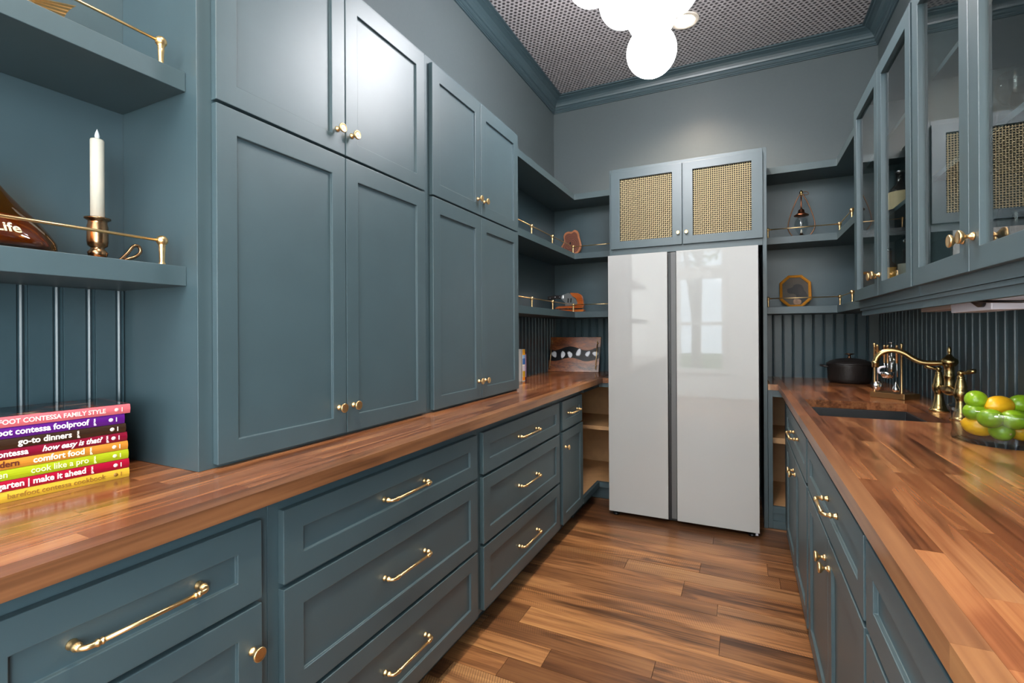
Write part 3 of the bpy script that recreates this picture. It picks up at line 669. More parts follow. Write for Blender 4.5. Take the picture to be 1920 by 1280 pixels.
# ------------------------------------------------------------------ ceiling lights
ch = thing('bubble_chandelier', (-.38, 2.14, 2.37), 'cluster chandelier of glowing white glass globes hanging from the ceiling', 'chandelier')
G = [(-.355, 2.160, 2.475), (-.355, 2.165, 2.640), (-.462, 2.106, 2.692), (-.268, 2.197, 2.742), (-.590, 2.048, 2.790), (-.380, 2.28, 2.83), (-.44, 2.00, 2.87), (-.20, 2.08, 2.90), (-.40, 2.14, 3.00)]
gm = None
for g in G:
    if gm is None:
        gm = MB().ball(g, .106, 32, 20).build('globe', globem, ch)
    else:
        o = gm.copy(); C.objects.link(o); o.location = Vector(g)-ORG[ch.name]
MB().tube([(-.38, 2.14, 2.55), (-.38, 2.14, 3.30)], .006, 8).build('stem', brass, ch)
MB().lathe([(.001, 0), (.055, .001), (.065, .012), (.065, .0205)], (-.38, 2.14, 3.298), (0, 0, 1), 28).build('canopy', brass, ch)
for (x, y), lb in zip(CANS, ('recessed ceiling can light nearest the camera', 'recessed ceiling can light beside the chandelier, near the back wall')):
    t = thing('recessed_light', (x, y, 3.312), lb, 'ceiling light')
    MB().lathe([(.088, 0), (.092, .003), (.092, .0078), (.066, .0078), (.066, .002), (.088, 0)], (x, y, 3.312), (0, 0, 1), 32, cap=False).build('trim_ring', plain('ring_white', (.8, .72, .62), rough=.5), t)
    MB().lathe([(.0001, 0), (.0655, 0), (.0655, .0008), (.0001, .0008)], (x, y, 3.3165), (0, 0, 1), 28).build('lens', canm, t)

# ------------------------------------------------------------------ cookbooks
bk = [('#e9bb3a', 'barefoot contessa cookbook', '#8f6420', .914, .936, .6325, 'yellow cookbook at the bottom of the stack'),
      ('#b50a33', 'barefoot garten | make it ahead', '#f6e3df', .936, .958, .632, 'crimson cookbook lettered make it ahead, second from the bottom'),
      ('#b3c21a', 'ina garten    cook like a pro', '#eef3b4', .958, .980, .631, 'lime green cookbook lettered cook like a pro'),
      ('#dd9133', 'modern comfort food', '#f7ecd0', .980, 1.000, .630, 'orange cookbook lettered comfort food'),
      ('#8e0c30', 'barefoot contessa how easy is that?', '#f3dfe2', 1.000, 1.021, .629, 'dark red cookbook lettered how easy is that?'),
      ('#3b2518', 'go-to dinners', '#f0e8dc', 1.021, 1.042, .626, 'dark brown cookbook lettered go-to dinners'),
      ('#5f1786', 'barefoot contessa foolproof', '#f1e6f5', 1.042, 1.065, .624, 'purple cookbook lettered foolproof, second from the top'),
      ('#e5717b', 'BAREFOOT CONTESSA FAMILY STYLE', '#f5c9c6', 1.065, 1.087, .634, 'pink cookbook with photo cover on top of the stack')]
BK_L = {0: .258, 1: .24, 2: .245, 3: .245, 4: .24, 5: .24, 6: .24, 7: .25}
tex = [(.195, .0125), (.172, .0135), (.170, .0135), (.168, .0135), (.190, .0125), (.130, .0135), (.190, .0125), (.210, .0112)]
ang = math.atan2(-.023, -.214)
for i, (colr, tt, tc, z0, z1, ye, lb) in enumerate(bk):
    e = Vector((-1.314+random.uniform(-.001, .001)+(.002 if i == 7 else 0), ye, 0)); dirv = Vector((-.107, -.994, 0)).normalized()   # along the spine, away from the visible end
    inn = Vector((-.994, .107, 0)).normalized(); LN = BK_L[i]; WD = .190
    t = thing('cookbook', tuple(e+dirv*LN/2+inn*WD/2+Vector((0, 0, z0))), lb, 'book', 'cookbooks stacked on the left worktop')
    def PB(a, b, z): return tuple(e+dirv*a+inn*b+Vector((0, 0, z)))
    z0 += .0003; z1 -= .0003; tk = .0022
    cm = plain('cover_%d' % i, tuple(c*.72 for c in s2l(colr)[:3]), rough=.25, coat=.3)
    def slab(a0, a1, b0, b1, c0, c1): 
        v = [PB(a, b, c) for a in (a0, a1) for b in (b0, b1) for c in (c0, c1)]
        return v, [(0, 1, 3, 2), (4, 6, 7, 5), (0, 4, 5, 1), (2, 3, 7, 6), (0, 2, 6, 4), (1, 5, 7, 3)]
    n = 5; prof2 = [(WD, z0), (0.003, z0)]+[(.003-.003*math.sin(PI*k/n), z0+(z1-z0)*k/n) for k in range(1, n)]+[(.003, z1), (WD, z1), (WD, z1-tk), (.006, z1-tk), (.006, z0+tk), (WD, z0+tk)]
    m = MB(); v = [PB(0, b, z) for b, z in prof2]+[PB(LN, b, z) for b, z in prof2]; q = len(prof2)
    m.add(v, [tuple(range(q)), tuple(range(2*q-1, q-1, -1))]+[(k, (k+1) % q, q+(k+1) % q, q+k) for k in range(q)]).build('cover', cm, t)
    m = MB(); m.add(*slab(.003, LN-.003, .0062, WD-.003, z0+tk+.0001, z1-tk-.0001)); m.build('pages', paperm, t)
    tm = plain('lettering_%d' % i, tc, rough=.4); zc = (z0+z1)/2; SZ = tex[i][1]
    f_txt = lambda x, y, d, zc=zc, a_=tex[i][0]: PB(a_-x, -.0004-d, zc+y)
    off = -.28*SZ
    # text is set from the visible end backwards so that its last letter stops where the photograph shows it
    END = [.046, .080, .074, .080, .049, .098, .067, .047][i]
    f_al = lambda x, y, d, zc=zc, END=END: PB(END-x*.88, -.0006-d, zc+y-.0042)
    if i == 3:
        text('title', 'comfort food', .0175, tm, t, lambda x, y, d: f_al(x, y, d), bold=.0004, align='RIGHT')
        text('title', 'modern', .0175, plain('lettering_dark', '#5a2414', rough=.4), t, lambda x, y, d: f_al(x-.118, y, d), bold=.0004, align='RIGHT')
    elif i == 4:
        text('title', 'how easy is that?', .0165, tm, t, lambda x, y, d: f_al(x, y, d), bold=.0004, align='RIGHT', shear=.3)
        text('title', 'barefoot contessa', .0165, tm, t, lambda x, y, d: f_al(x-.137, y, d), bold=.0004, align='RIGHT')
    elif i == 2:
        text('title', 'cook like a pro', .0175, tm, t, lambda x, y, d: f_al(x, y, d), bold=.0001, align='RIGHT')
        text('title', 'garten', .0175, tm, t, lambda x, y, d: f_al(x-.145, y, d), bold=.0001, align='RIGHT')
    elif i == 7: text('title', tt, .0135, tm, t, lambda x, y, d: f_al(x, y, d), bold=.0003, align='RIGHT')
    else: text('title', tt, .0175 if i in (1, 5, 6) else .0155, tm, t, lambda x, y, d: f_al(x, y, d), bold=.0004 if i != 0 else .0001, align='RIGHT')
    if i not in (0, 7):
        rows_ = ('ina', 'garten') if i in (2, 1, 3, 5) else ('ina',)
        # author lines are set across the spine
        text('author_line', 'garten', .0062, tm, t, lambda x, y, d, zc=zc, END=END: PB(END-.012+y, -.0006-d, zc-.008+x), bold=.0001)
        text('author_line', 'ina', .0062, tm, t, lambda x, y, d, zc=zc, END=END: PB(END-.019+y+.014, -.0006-d, zc-.008+x), bold=.0001) if False else None
    m = MB().lathe([(.0001, .0), (.0042, .0), (.0042, .0008), (.0001, .0008)], PB(.0265, .0003, zc), tuple(-inn), 14); m.build('publisher_mark', tm, t)
    m = MB(); m.add(*slab(.0155, .0170, -.0008, .0, zc-.005, zc+.005)); m.build('publisher_mark', tm, t)
    if i == 7:
        m = MB(); m.add(*slab(.004, LN-.004, .008, WD-.004, z1, z1+.0006)); 
        cmx, nt, b = nodes('photo_cover'); g = N(nt, 'ShaderNodeNewGeometry'); v_ = N(nt, 'ShaderNodeTexVoronoi'); v_.inputs['Scale'].default_value = 26
        nn = N(nt, 'ShaderNodeTexNoise'); nn.inputs['Scale'].default_value = 9; nn.inputs['Detail'].default_value = 6; nn.inputs['Distortion'].default_value = 1.5; L(nt, g.outputs['Position'], nn.inputs['Vector'])
        r = N(nt, 'ShaderNodeValToRGB'); L(nt, nn.outputs['Fac'], r.inputs[0]); e_ = r.color_ramp.elements
        e_[0].position = .40; e_[0].color = s2l('#14161a'); e_[1].position = .72; e_[1].color = s2l('#b9a38a')
        x_ = e_.new(.52); x_.color = s2l('#2a2a2c'); x_ = e_.new(.60); x_.color = s2l('#7a3c22')
        L(nt, r.outputs[0], b.inputs['Base Color']); b.inputs['Roughness'].default_value = .12
        m.build('cover_photo', cmx, t)
# two books standing beside the far tall cabinet
def standing(x, y0, y1, zt, wdt, colr, lb, extras):
    t = thing('standing_book', (x, (y0+y1)/2, CT), lb, 'book', 'books standing by the far tall cabinet')
    m = MB(); m.box(x, x+.003, y0, y1, CT+.001, zt); m.box(x-wdt, x+.003, y0, y0+.002, CT+.001, zt); m.box(x-wdt, x+.003, y1-.002, y1, CT+.001, zt)
    m.build('cover', plain('standing_cover', colr, rough=.3), t)
    MB().box(x-wdt+.004, x-.0002, y0+.0022, y1-.0022, CT+.004, zt-.004).build('pages', paperm, t)
    for (a, b_, c, d, e_) in extras: MB().box(x+.003, x+.0036, a, b_, c, d).build('spine_print', plain('spine_print', e_, rough=.35), t)
standing(-1.368, 2.990, 3.043, 1.135, .16, '#e8e2d8', 'thick white, blue and orange cookbook standing by the far tall cabinet', [(3.001, 3.042, 1.095, 1.134, '#eba41d'), (3.001, 3.042, 1.03, 1.072, '#3d6db5'), (3.001, 3.042, 1.073, 1.094, '#8fb5e0'), (3.001, 3.042, .985, 1.02, '#c9c4d6'), (3.003, 3.039, .946, .984, '#caa12a'), (3.001, 3.042, .92, .945, '#f08a1c')])
standing(-1.368, 3.046, 3.064, 1.118, .15, '#3c1a44', 'thin dark purple book standing at the left of the tray', [(3.051, 3.059, .94, 1.10, '#c9a9cf')])

# ------------------------------------------------------------------ niche objects
cs = thing('chamberstick', (-1.40, .612, 1.418), 'bronze chamberstick with finger loop on the niche shelf', 'candle holder')
cx, cy = -1.40, .610
MB().lathe([(.050, 0), (.055, .004), (.052, .006), (.030, .004), (.012, .005), (.009, .010), (.013, .016), (.018, .022), (.020, .030), (.014, .037), (.0125, .041), (.019, .046), (.0205, .056), (.0205, .092), (.0185, .100), (.0185, .106), (.0255, .110), (.0255, .113), (.018, .113), (.0145, .111)], (cx, cy, 1.4185), (0, 0, 1), 28).build('stick', plain('antique_bronze', (.33, .19, .10), rough=.25, metal=1, noise=.3), cs)
MB().tube(smooth_path([(cx+.006, cy+.038, 1.430), (cx+.008, cy+.058, 1.455), (cx+.010, cy+.070, 1.474), (cx+.010, cy+.082, 1.476), (cx+.010, cy+.086, 1.462), (cx+.009, cy+.074, 1.448), (cx+.008, cy+.058, 1.440), (cx+.006, cy+.046, 1.430)], 4), .0042, 8).build('finger_loop', MATS['antique_bronze'], cs)
cn = thing('taper_candle', (cx, cy, 1.532), 'ivory electric taper candle standing in the bronze chamberstick', 'candle')
MB().lathe([(.0137, 0), (.0137, .186), (.0125, .189), (.006, .188), (.004, .185)], (cx, cy, 1.5318), (0, 0, 1), 24).build('wax', candlew, cn)
MB().lathe([(.0015, 0), (.0042, .005), (.0050, .010), (.0038, .017), (.0018, .023), (.0003, .027)], (cx, cy, 1.719), (0, 0, 1), 14).build('flame_tip', flamew, cn)
# ship's decanter with amber glass
dx_, dy_, dz_ = -1.385, .405, 1.4185
dp = [(.098, 0), (.110, .004), (.117, .014), (.116, .026), (.106, .045), (.085, .074), (.062, .100), (.042, .125), (.028, .145), (.020, .160), (.018, .178), (.024, .186)]
dc = thing('decanter', (dx_, dy_, dz_), 'wide amber glass decanter lettered Life at the left of the niche shelf', 'decanter')
MB().lathe(dp, (dx_, dy_, dz_), (0, 0, 1), 40, cap=False).build('bottle', amber, dc)
MB().lathe([(.088, .010), (.101, .013), (.106, .020), (.104, .028), (.094, .046), (.073, .074), (.0001, .074)], (dx_, dy_, dz_), (0, 0, 1), 40).build('liquor', liquor, dc)
MB().lathe([(.006, 0), (.012, .006), (.010, .016), (.024, .024), (.030, .036), (.026, .048), (.012, .058), (.0001, .060)], (dx_, dy_, dz_+.178), (0, 0, 1), 10, smooth=False).build('stopper', clearg, dc)
def on_dec(x, y, d, a0=None):
    z = y; r_ = dp[-1][0]
    for (ra, za), (rb, zb_) in zip(dp, dp[1:]):
        if za <= z <= zb_: r_ = ra+(rb-ra)*(z-za)/(zb_-za); break
    A = math.atan2(-dy_, -dx_)+.16
    a = A+x/.10
    return (dx_+(r_+.0025+d)*math.cos(a), dy_+(r_+.0025+d)*math.sin(a), dz_+z)
gl = plain('cream_lettering', (.85, .72, .45), rough=.4)
text('lettering', 'Life', .026, gl, dc, lambda x, y, d: on_dec(x, y+.033, d), bold=.0004)
text('lettering', 'MAKE', .012, gl, dc, lambda x, y, d: on_dec(x+.016, y+.075, d)) if False else None
# brass fish
fx, fy, fz = -1.40, .42, 1.8975
fi = thing('brass_fish', (fx, fy, fz), 'ribbed golden fish figurine, its tail showing on the upper niche shelf', 'figurine')
MB().ball((fx, fy-.03, fz+.062), .06, 24, 14, .5, 1.9, 1.0).build('body', brass, fi)
m = MB(); v = []; f = []
pts = [(.04, .030, .085), (.075, .014, .094), (.11, .004, .098), (.135, .010, .092), (.150, .020, .086)]
nr = 25
for i in range(6):
    u = i/5
    for j in range(nr):
        s = j/(nr-1)*2-1
        yy = .045+u*(.105-.028*(1-abs(s))**1.0*0-.025*(1-s*s)); zz = .062+s*(.022+.036*u)
        v.append((fx+.004+(.0022 if j % 2 else -.0005), fy+yy, fz+zz))
k = len(v)
v += [(fx-.004, p[1], p[2]) for p in v[:k]]
for i in range(5):
    for j in range(nr-1):
        a = i*nr+j; f += [(a, a+1, a+nr+1, a+nr), (k+a, k+a+nr, k+a+nr+1, k+a+1)]
for j in range(nr-1): f += [(j, k+j, k+j+1, j+1), (5*nr+j, 5*nr+j+1, k+5*nr+j+1, k+5*nr+j)]
for i in range(5): f += [(i*nr, (i+1)*nr, k+(i+1)*nr, k+i*nr), (i*nr+nr-1, k+i*nr+nr-1, k+(i+1)*nr+nr-1, (i+1)*nr+nr-1)]
m.add(v, f).build('tail_fin', brass, fi)
MB().lathe([(.045, 0), (.045, .006), (.012, .010), (.010, .022)], (fx, fy-.03, fz), (0, 0, 1), 20).build('foot', brass, fi)

# ------------------------------------------------------------------ left corner shelf objects
# log slice leaning on the back wall
pts = [(-1.351, .0), (-1.300, .012), (-1.262, .040), (-1.248, .085), (-1.255, .130), (-1.268, .170), (-1.275, .205), (-1.290, .226), (-1.315, .236), (-1.340, .222), (-1.372, .226), (-1.400, .214), (-1.412, .185), (-1.404, .150), (-1.414, .118), (-1.430, .092), (-1.428, .055), (-1.402, .024)]
def smooth_loop(P, n=3):
    out = []; P = [Vector((p[0], p[1], 0)) for p in P]; q = len(P)
    for i in range(q):
        a, b, c, d = P[i-1], P[i], P[(i+1) % q], P[(i+2) % q]
        for k in range(n):
            t = k/n; r_ = .5*((2*b)+(c-a)*t+(2*a-5*b+4*c-d)*t*t+(-a+3*b-3*c+d)*t**3); out.append((r_.x, r_.y))
    return out
lp = smooth_loop(pts)
ls = thing('log_slice', (-1.34, 3.97, 1.898), 'live-edge round wood slice standing on the middle left corner shelf', 'wood slice')
tilt = .16
def lean(x, z, d, y0=3.955, z0=1.9025): return (x, y0+z*tilt+d, z0+z-d*tilt)
def loop_solid(lp, d0, d1, fn, sc_=1.0, cx=-1.338, cz=.115):
    n = len(lp); m = MB(); v = [fn(cx+(x-cx)*sc_, cz+(z-cz)*sc_, d) for d in (d0, d1) for x, z in lp]
    m.add(v, [tuple(range(n)), tuple(range(2*n-1, n-1, -1))]+[(i, (i+1) % n, n+(i+1) % n, n+i) for i in range(n)]); return m
loop_solid(lp, 0, .022, lean).build('sapwood', plain('sapwood', '#b9764f', rough=.55, noise=.2), ls, bevel=.002)
hm, nt, b = nodes('heartwood')
g = N(nt, 'ShaderNodeNewGeometry'); sb = N(nt, 'ShaderNodeVectorMath', operation='DISTANCE'); sb.inputs[1].default_value = (-1.345, 3.98, 2.02); L(nt, g.outputs['Position'], sb.inputs[0])
nz = N(nt, 'ShaderNodeTexNoise'); nz.inputs['Scale'].default_value = 14; L(nt, g.outputs['Position'], nz.inputs['Vector'])
q = N(nt, 'ShaderNodeMath', operation='MULTIPLY_ADD'); q.inputs[1].default_value = .05; L(nt, nz.outputs['Fac'], q.inputs[0]); L(nt, sb.outputs['Value'], q.inputs[2])
q2 = N(nt, 'ShaderNodeMath', operation='MULTIPLY'); q2.inputs[1].default_value = 520; L(nt, q.outputs[0], q2.inputs[0]); q3 = N(nt, 'ShaderNodeMath', operation='SINE'); L(nt, q2.outputs[0], q3.inputs[0])
mp = N(nt, 'ShaderNodeMapRange'); mp.inputs[1].default_value = -1; L(nt, q3.outputs[0], mp.inputs[0])
mx = N(nt, 'ShaderNodeMix', data_type='RGBA'); mx.inputs[6].default_value = s2l('#62392b'); mx.inputs[7].default_value = s2l('#865444'); L(nt, mp.outputs[0], mx.inputs[0]); L(nt, mx.outputs[2], b.inputs['Base Color']); b.inputs['Roughness'].default_value = .45
loop_solid(lp, -.0006, .0, lean, .84).build('heartwood', hm, ls)
loop_solid([(-1.352, .128), (-1.343, .130), (-1.337, .122), (-1.342, .112), (-1.341, .100), (-1.349, .098), (-1.350, .110)], -.0012, -.0004, lean).build('pith_crack', blackm, ls)
# knife and its wooden stand
ky, kz = 3.90, 1.4185
ks = thing('knife_stand', (-1.33, ky, kz), 'polished cherry wood knife stand on the lowest left corner shelf', 'stand')
def ext(poly, y0, y1, sm=True):
    return MB().prism(smooth_loop(poly) if sm else poly, 'y', y0, y1)
ext([(-1.462, kz), (-1.205, kz), (-1.198, kz+.012), (-1.200, kz+.024), (-1.445, kz+.024), (-1.465, kz+.012)], ky-.028, ky+.028, False).build('base', cherry, ks, bevel=.004)
ext([(-1.435, kz+.0242), (-1.205, kz+.0242), (-1.208, kz+.034), (-1.425, kz+.034)], ky-.022, ky+.022, False).build('inlay', blackm, ks, bevel=.001)
ext([(-1.46, kz+.0342), (-1.445, kz+.046), (-1.42, kz+.055), (-1.33, kz+.055), (-1.205, kz+.046), (-1.208, kz+.0342)], ky-.022, ky+.024, False).build('upper_tier', cherry, ks, bevel=.003)
ext([(-1.305, kz+.0552), (-1.205, kz+.050), (-1.212, kz+.11), (-1.225, kz+.145), (-1.255, kz+.162), (-1.320, kz+.168), (-1.338, kz+.155), (-1.315, kz+.143), (-1.275, kz+.120), (-1.262, kz+.090), (-1.275, kz+.066)], ky-.004, ky+.026, False).build('sheath', cherry, ks, bevel=.003)
for x in (-1.42, -1.39, -1.375, -1.335, -1.31, -1.21):
    MB().lathe([(.0035, 0), (.0035, .002), (.0001, .003)], (x, ky-.022, kz+.029), (0, -1, 0), 8).build('inlay_pin', chrome, ks)
kn = thing('chef_knife', (-1.42, ky-.012, kz+.07), 'chef knife with dark riveted handle resting on the cherry stand', 'knife')
yk = ky-.012
ext([(-1.388, kz+.150), (-1.340, kz+.166), (-1.322, kz+.160), (-1.300, kz+.135), (-1.268, kz+.105), (-1.256, kz+.078), (-1.272, kz+.0605), (-1.335, kz+.057), (-1.365, kz+.0565), (-1.366, kz+.085), (-1.395, kz+.112)], yk-.0012, yk+.0012, False).build('blade', steel, kn)
for x in (-1.345, -1.320): MB().prism([(x, kz+.085), (x+.010, kz+.083), (x+.013, kz+.118), (x+.003, kz+.122)], 'y', yk-.0018, yk-.0012).build('blade_slot', blackm, kn)
MB().prism([(-1.398, kz+.113), (-1.380, kz+.120), (-1.381, kz+.148), (-1.399, kz+.147)], 'y', yk-.009, yk+.009).build('bolster', chrome, kn, bevel=.002)
ext([(-1.3985, kz+.114), (-1.3985, kz+.147), (-1.45, kz+.149), (-1.51, kz+.143), (-1.545, kz+.136), (-1.525, kz+.112), (-1.48, kz+.118), (-1.44, kz+.120)], yk-.009, yk+.009, False).build('grip', plain('dark_handle_wood', (.02, .014, .014), rough=.3), kn, bevel=.003)
for x, z in ((-1.415, .134), (-1.455, .134), (-1.500, .127)):
    MB().lathe([(.004, 0), (.004, .001), (.0001, .0015)], (x, yk-.009, kz+z), (0, -1, 0), 10).build('rivet', chrome, kn)
MB().prism([(-1.5455, kz+.136), (-1.556, kz+.139), (-1.553, kz+.132), (-1.535, kz+.108), (-1.5255, kz+.112)], 'y', yk-.009, yk+.009).build('pommel', chrome, kn, bevel=.001)
# oyster shell serving tray leaning in the corner
ty = 3.90
def tf(x, h, d): return (x, ty-.055+(x+1.512)*.22+h*.28+d, CT+.001+h*.96)
tr = thing('serving_tray', (-1.32, ty, CT), 'walnut serving tray with a black river band of oyster shells', 'tray')
TX0, TX1, TH = -1.512, -1.092, .305
def quadslab(pl, d0, d1):
    n = len(pl); m = MB(); v = [tf(x, h, d) for d in (d0, d1) for x, h in pl]
    return m.add(v, [tuple(range(n)), tuple(range(2*n-1, n-1, -1))]+[(i, (i+1) % n, n+(i+1) % n, n+i) for i in range(n)])
tf_x = lambda u: TX0+(TX1-TX0)*u
top_e = [(u/16, .205+.018*math.sin(u/16*2*PI*1.55-2.4)) for u in range(17)]
bot_e = [(u/16, .108+.016*math.sin(u/16*2*PI*1.55-2.6)) for u in range(17)]
quadslab([(tf_x(u), h) for u, h in top_e]+[(TX1, TH), (TX0, TH)], 0, .022).build('upper_board', walnut, tr, bevel=.001)
quadslab([(TX0, 0), (TX1, 0)]+[(tf_x(u), h) for u, h in reversed(bot_e)], 0, .022).build('lower_board', walnut, tr, bevel=.001)
quadslab([(tf_x(u), h+.0003) for u, h in bot_e]+[(tf_x(u), h-.0003) for u, h in reversed(top_e)], .001, .021).build('resin_river', plain('black_resin', (.012, .014, .016), rough=.12), tr)
shm = plain('oyster_shell', (.66, .68, .72), rough=.35, noise=.3, nscale=90)
for k, (u, h, rx, rz, an) in enumerate(((.105, .150, .021, .031, .5), (.275, .145, .019, .033, -.05), (.42, .148, .020, .032, .45), (.585, .163, .021, .034, -.2), (.765, .153, .020, .028, -.45), (.915, .155, .026, .022, -.35))):
    pl = []
    for i in range(18):
        a = 2*PI*i/18; rr_ = 1+.10*math.sin(3*a+k)+.14*math.sin(a*1-.6)
        x = rx*rr_*math.cos(a); z = rz*rr_*math.sin(a); pl.append((tf_x(u)+x*math.cos(an)-z*math.sin(an), h+x*math.sin(an)+z*math.cos(an)))
    n = len(pl); v = [tf(x, z, 0.0008) for x, z in pl]+[tf(tf_x(u)+(x-tf_x(u))*.8, h+(z-h)*.8, -.004) for x, z in pl]+[tf(tf_x(u)+(x-tf_x(u))*.45, h+(z-h)*.45, -.0025) for x, z in pl]
    f = [(i, (i+1) % n, n+(i+1) % n, n+i) for i in range(n)]+[(n+i, n+(i+1) % n, 2*n+(i+1) % n, 2*n+i) for i in range(n)]+[tuple(range(2*n, 3*n)), tuple(range(n-1, -1, -1))]
    MB().add(v, f, True).build('oyster_shell', shm, tr)
for u in (.055, .955):
    x = tf_x(u); m = MB()
    for h in (.055, .250): m.tube([tf(x, h, 0), tf(x, h, -.03)], .0045, 8)
    m.tube([tf(x, .035, -.03), tf(x, .270, -.03)], .0042, 10)
    for h in (.035, .055, .25, .27): m.ball(tf(x, h, -.03), .0062, 10, 6)
    m.build('handle', brass, tr, weld=False)

# ------------------------------------------------------------------ right corner shelf objects
lx, ly, lz = .373, 3.92, 1.8975
ln = thing('hanging_lantern', (lx, ly, lz), 'dark bronze teardrop-framed lantern with clear globe on the right shelf', 'lantern')
def hoop(s): 
    return smooth_path([(lx+s*.004, ly, lz+.318), (lx+s*.030, ly, lz+.270), (lx+s*.060, ly, lz+.190), (lx+s*.080, ly, lz+.110), (lx+s*.076, ly, lz+.060), (lx+s*.045, ly, lz+.010)], 5)
for s in (-1, 1): MB().tube(hoop(s), .0038, 8).build('hoop', bronze, ln)
MB().lathe([(.052, 0), (.054, .003), (.046, .008), (.034, .014), (.032, .022), (.012, .024), (.008, .040)], (lx, ly, lz), (0, 0, 1), 24).build('base', bronze, ln)
MB().lathe([(.006, .038), (.007, .050), (.003, .066)], (lx, ly, lz), (0, 0, 1), 12).build('burner', candlew, ln)
MB().lathe([(.016, .030), (.030, .052), (.042, .080), (.044, .105), (.038, .130), (.026, .150), (.020, .160)], (lx, ly, lz), (0, 0, 1), 28, cap=False).build('glass_globe', clearg, ln)
MB().lathe([(.020, .157), (.044, .160), (.046, .166), (.030, .176), (.021, .184), (.019, .200), (.013, .206), (.006, .210), (.0045, .250), (.0045, .300)], (lx, ly, lz), (0, 0, 1), 24).build('cap', plain('copper', (.45, .17, .09), rough=.3, metal=1), ln)
MB().lathe([(.004, .300), (.009, .306), (.007, .313), (.012, .320), (.012, .328), (.006, .337), (.001, .342)], (lx, ly, lz), (0, 0, 1), 14).build('finial', agedbrass, ln)
MB().tube(smooth_path([(lx+.006, ly, lz+.322), (lx+.022, ly, lz+.330), (lx+.040, ly, lz+.322), (lx+.044, ly, lz+.309), (lx+.030, ly, lz+.305), (lx+.008, ly, lz+.315)], 4), .002, 6).build('hanging_loop', bronze, ln)
# octagonal dog portrait
ox, oz, oy = .338, 1.4185, 3.93
og = thing('octagonal_picture', (ox, oy, oz), 'gilt octagonal framed portrait of a black dog on the right shelf', 'picture frame')
def of(x, h, d): return (ox+x, oy+h*.25+d, oz+.001+h*.968)
def octo(wx, wz, cut): return [(-wx+cut, -wz), (wx-cut, -wz), (wx, -wz+cut), (wx, wz-cut), (wx-cut, wz), (-wx+cut, wz), (-wx, wz-cut), (-wx, -wz+cut)]
R0 = octo(.098, .120, .056); R1 = octo(.092, .114, .053); R2 = octo(.080, .102, .047); H = .120
v = [of(x, z+H, .014) for x, z in R0]+[of(x, z+H, 0) for x, z in R0]+[of(x, z+H, -.006) for x, z in R1]+[of(x, z+H, .004) for x, z in R2]+[of(x, z+H, .014) for x, z in R2]
f = [(8*a+i, 8*a+(i+1) % 8, 8*(a+1)+(i+1) % 8, 8*(a+1)+i) for a in range(4) for i in range(8)]+[(32+i, 32+(i+1) % 8, (i+1) % 8, i) for i in range(8)]
MB().add(v, f).build('frame', gold, og, bevel=.001)
def flat8(pl, d0, d1):
    n = len(pl); v = [of(x, z+H, d) for d in (d0, d1) for x, z in pl]
    return MB().add(v, [tuple(range(n)), tuple(range(2*n-1, n-1, -1))]+[(i, (i+1) % n, n+(i+1) % n, n+i) for i in range(n)])
flat8(octo(.080, .102, .047), .0102, .0135).build('canvas', plain('painted_ground', '#453b2f', rough=.5, noise=.5, nscale=12), og)
dog = [(-.050, .008), (-.048, .018), (-.030, .024), (-.016, .030), (-.008, .044), (.012, .052), (.032, .048), (.046, .034), (.054, .006), (.066, -.012), (.074, -.036), (.074, -.056), (.030, -.099), (-.012, -.099), (-.002, -.060), (.006, -.040), (.000, -.026), (-.012, -.020), (-.034, -.018), (-.047, -.008)]
flat8(smooth_loop(dog), .0092, .0101).build('painted_dog', plain('black_dog_paint', '#15120f', rough=.5, noise=.4), og)
flat8(smooth_loop([(.020, .028), (.036, .022), (.044, -.004), (.038, -.026), (.026, -.028), (.018, -.004)]), .0086, .0091).build('painted_ear', plain('ear_paint', '#241d1a', rough=.5), og)
flat8(smooth_loop([(-.008, -.060), (.014, -.058), (.034, -.070), (.030, -.096), (-.006, -.099), (-.014, -.080)]), .0086, .0091).build('painted_collar', plain('collar_paint', '#8a6a52', rough=.5, noise=.6, nscale=70), og)

# ------------------------------------------------------------------ right worktop objects
px_, py_, pz_ = .622, 3.76, CT+.0005
dutch = thing('dutch_oven', (px_, py_, pz_), 'black cast iron dutch oven with lid in the far right corner', 'pot')
MB().lathe([(.100, 0), (.112, .006), (.119, .030), (.123, .100), (.1255, .112), (.1255, .118), (.118, .118), (.116, .108)], (px_, py_, pz_), (0, 0, 1), 48).build('pot', castiron, dutch)
MB().lathe([(.127, .1185), (.128, .122), (.124, .127), (.108, .139), (.075, .151), (.040, .157), (.0001, .159)], (px_, py_, pz_), (0, 0, 1), 48).build('lid', castiron, dutch)
MB().lathe([(.012, .158), (.010, .164), (.007, .172), (.010, .178), (.026, .183), (.027, .186), (.018, .189), (.0001, .190)], (px_, py_, pz_), (0, 0, 1), 24).build('lid_knob', bronze, dutch)
for s in (-1, 1):
    m = MB(); m.tube(smooth_path([(px_+s*.122, py_-.038, pz_+.103), (px_+s*.148, py_-.033, pz_+.107), (px_+s*.158, py_, pz_+.109), (px_+s*.148, py_+.033, pz_+.107), (px_+s*.122, py_+.038, pz_+.103)], 4), .0065, 8).build('handle', castiron, dutch)
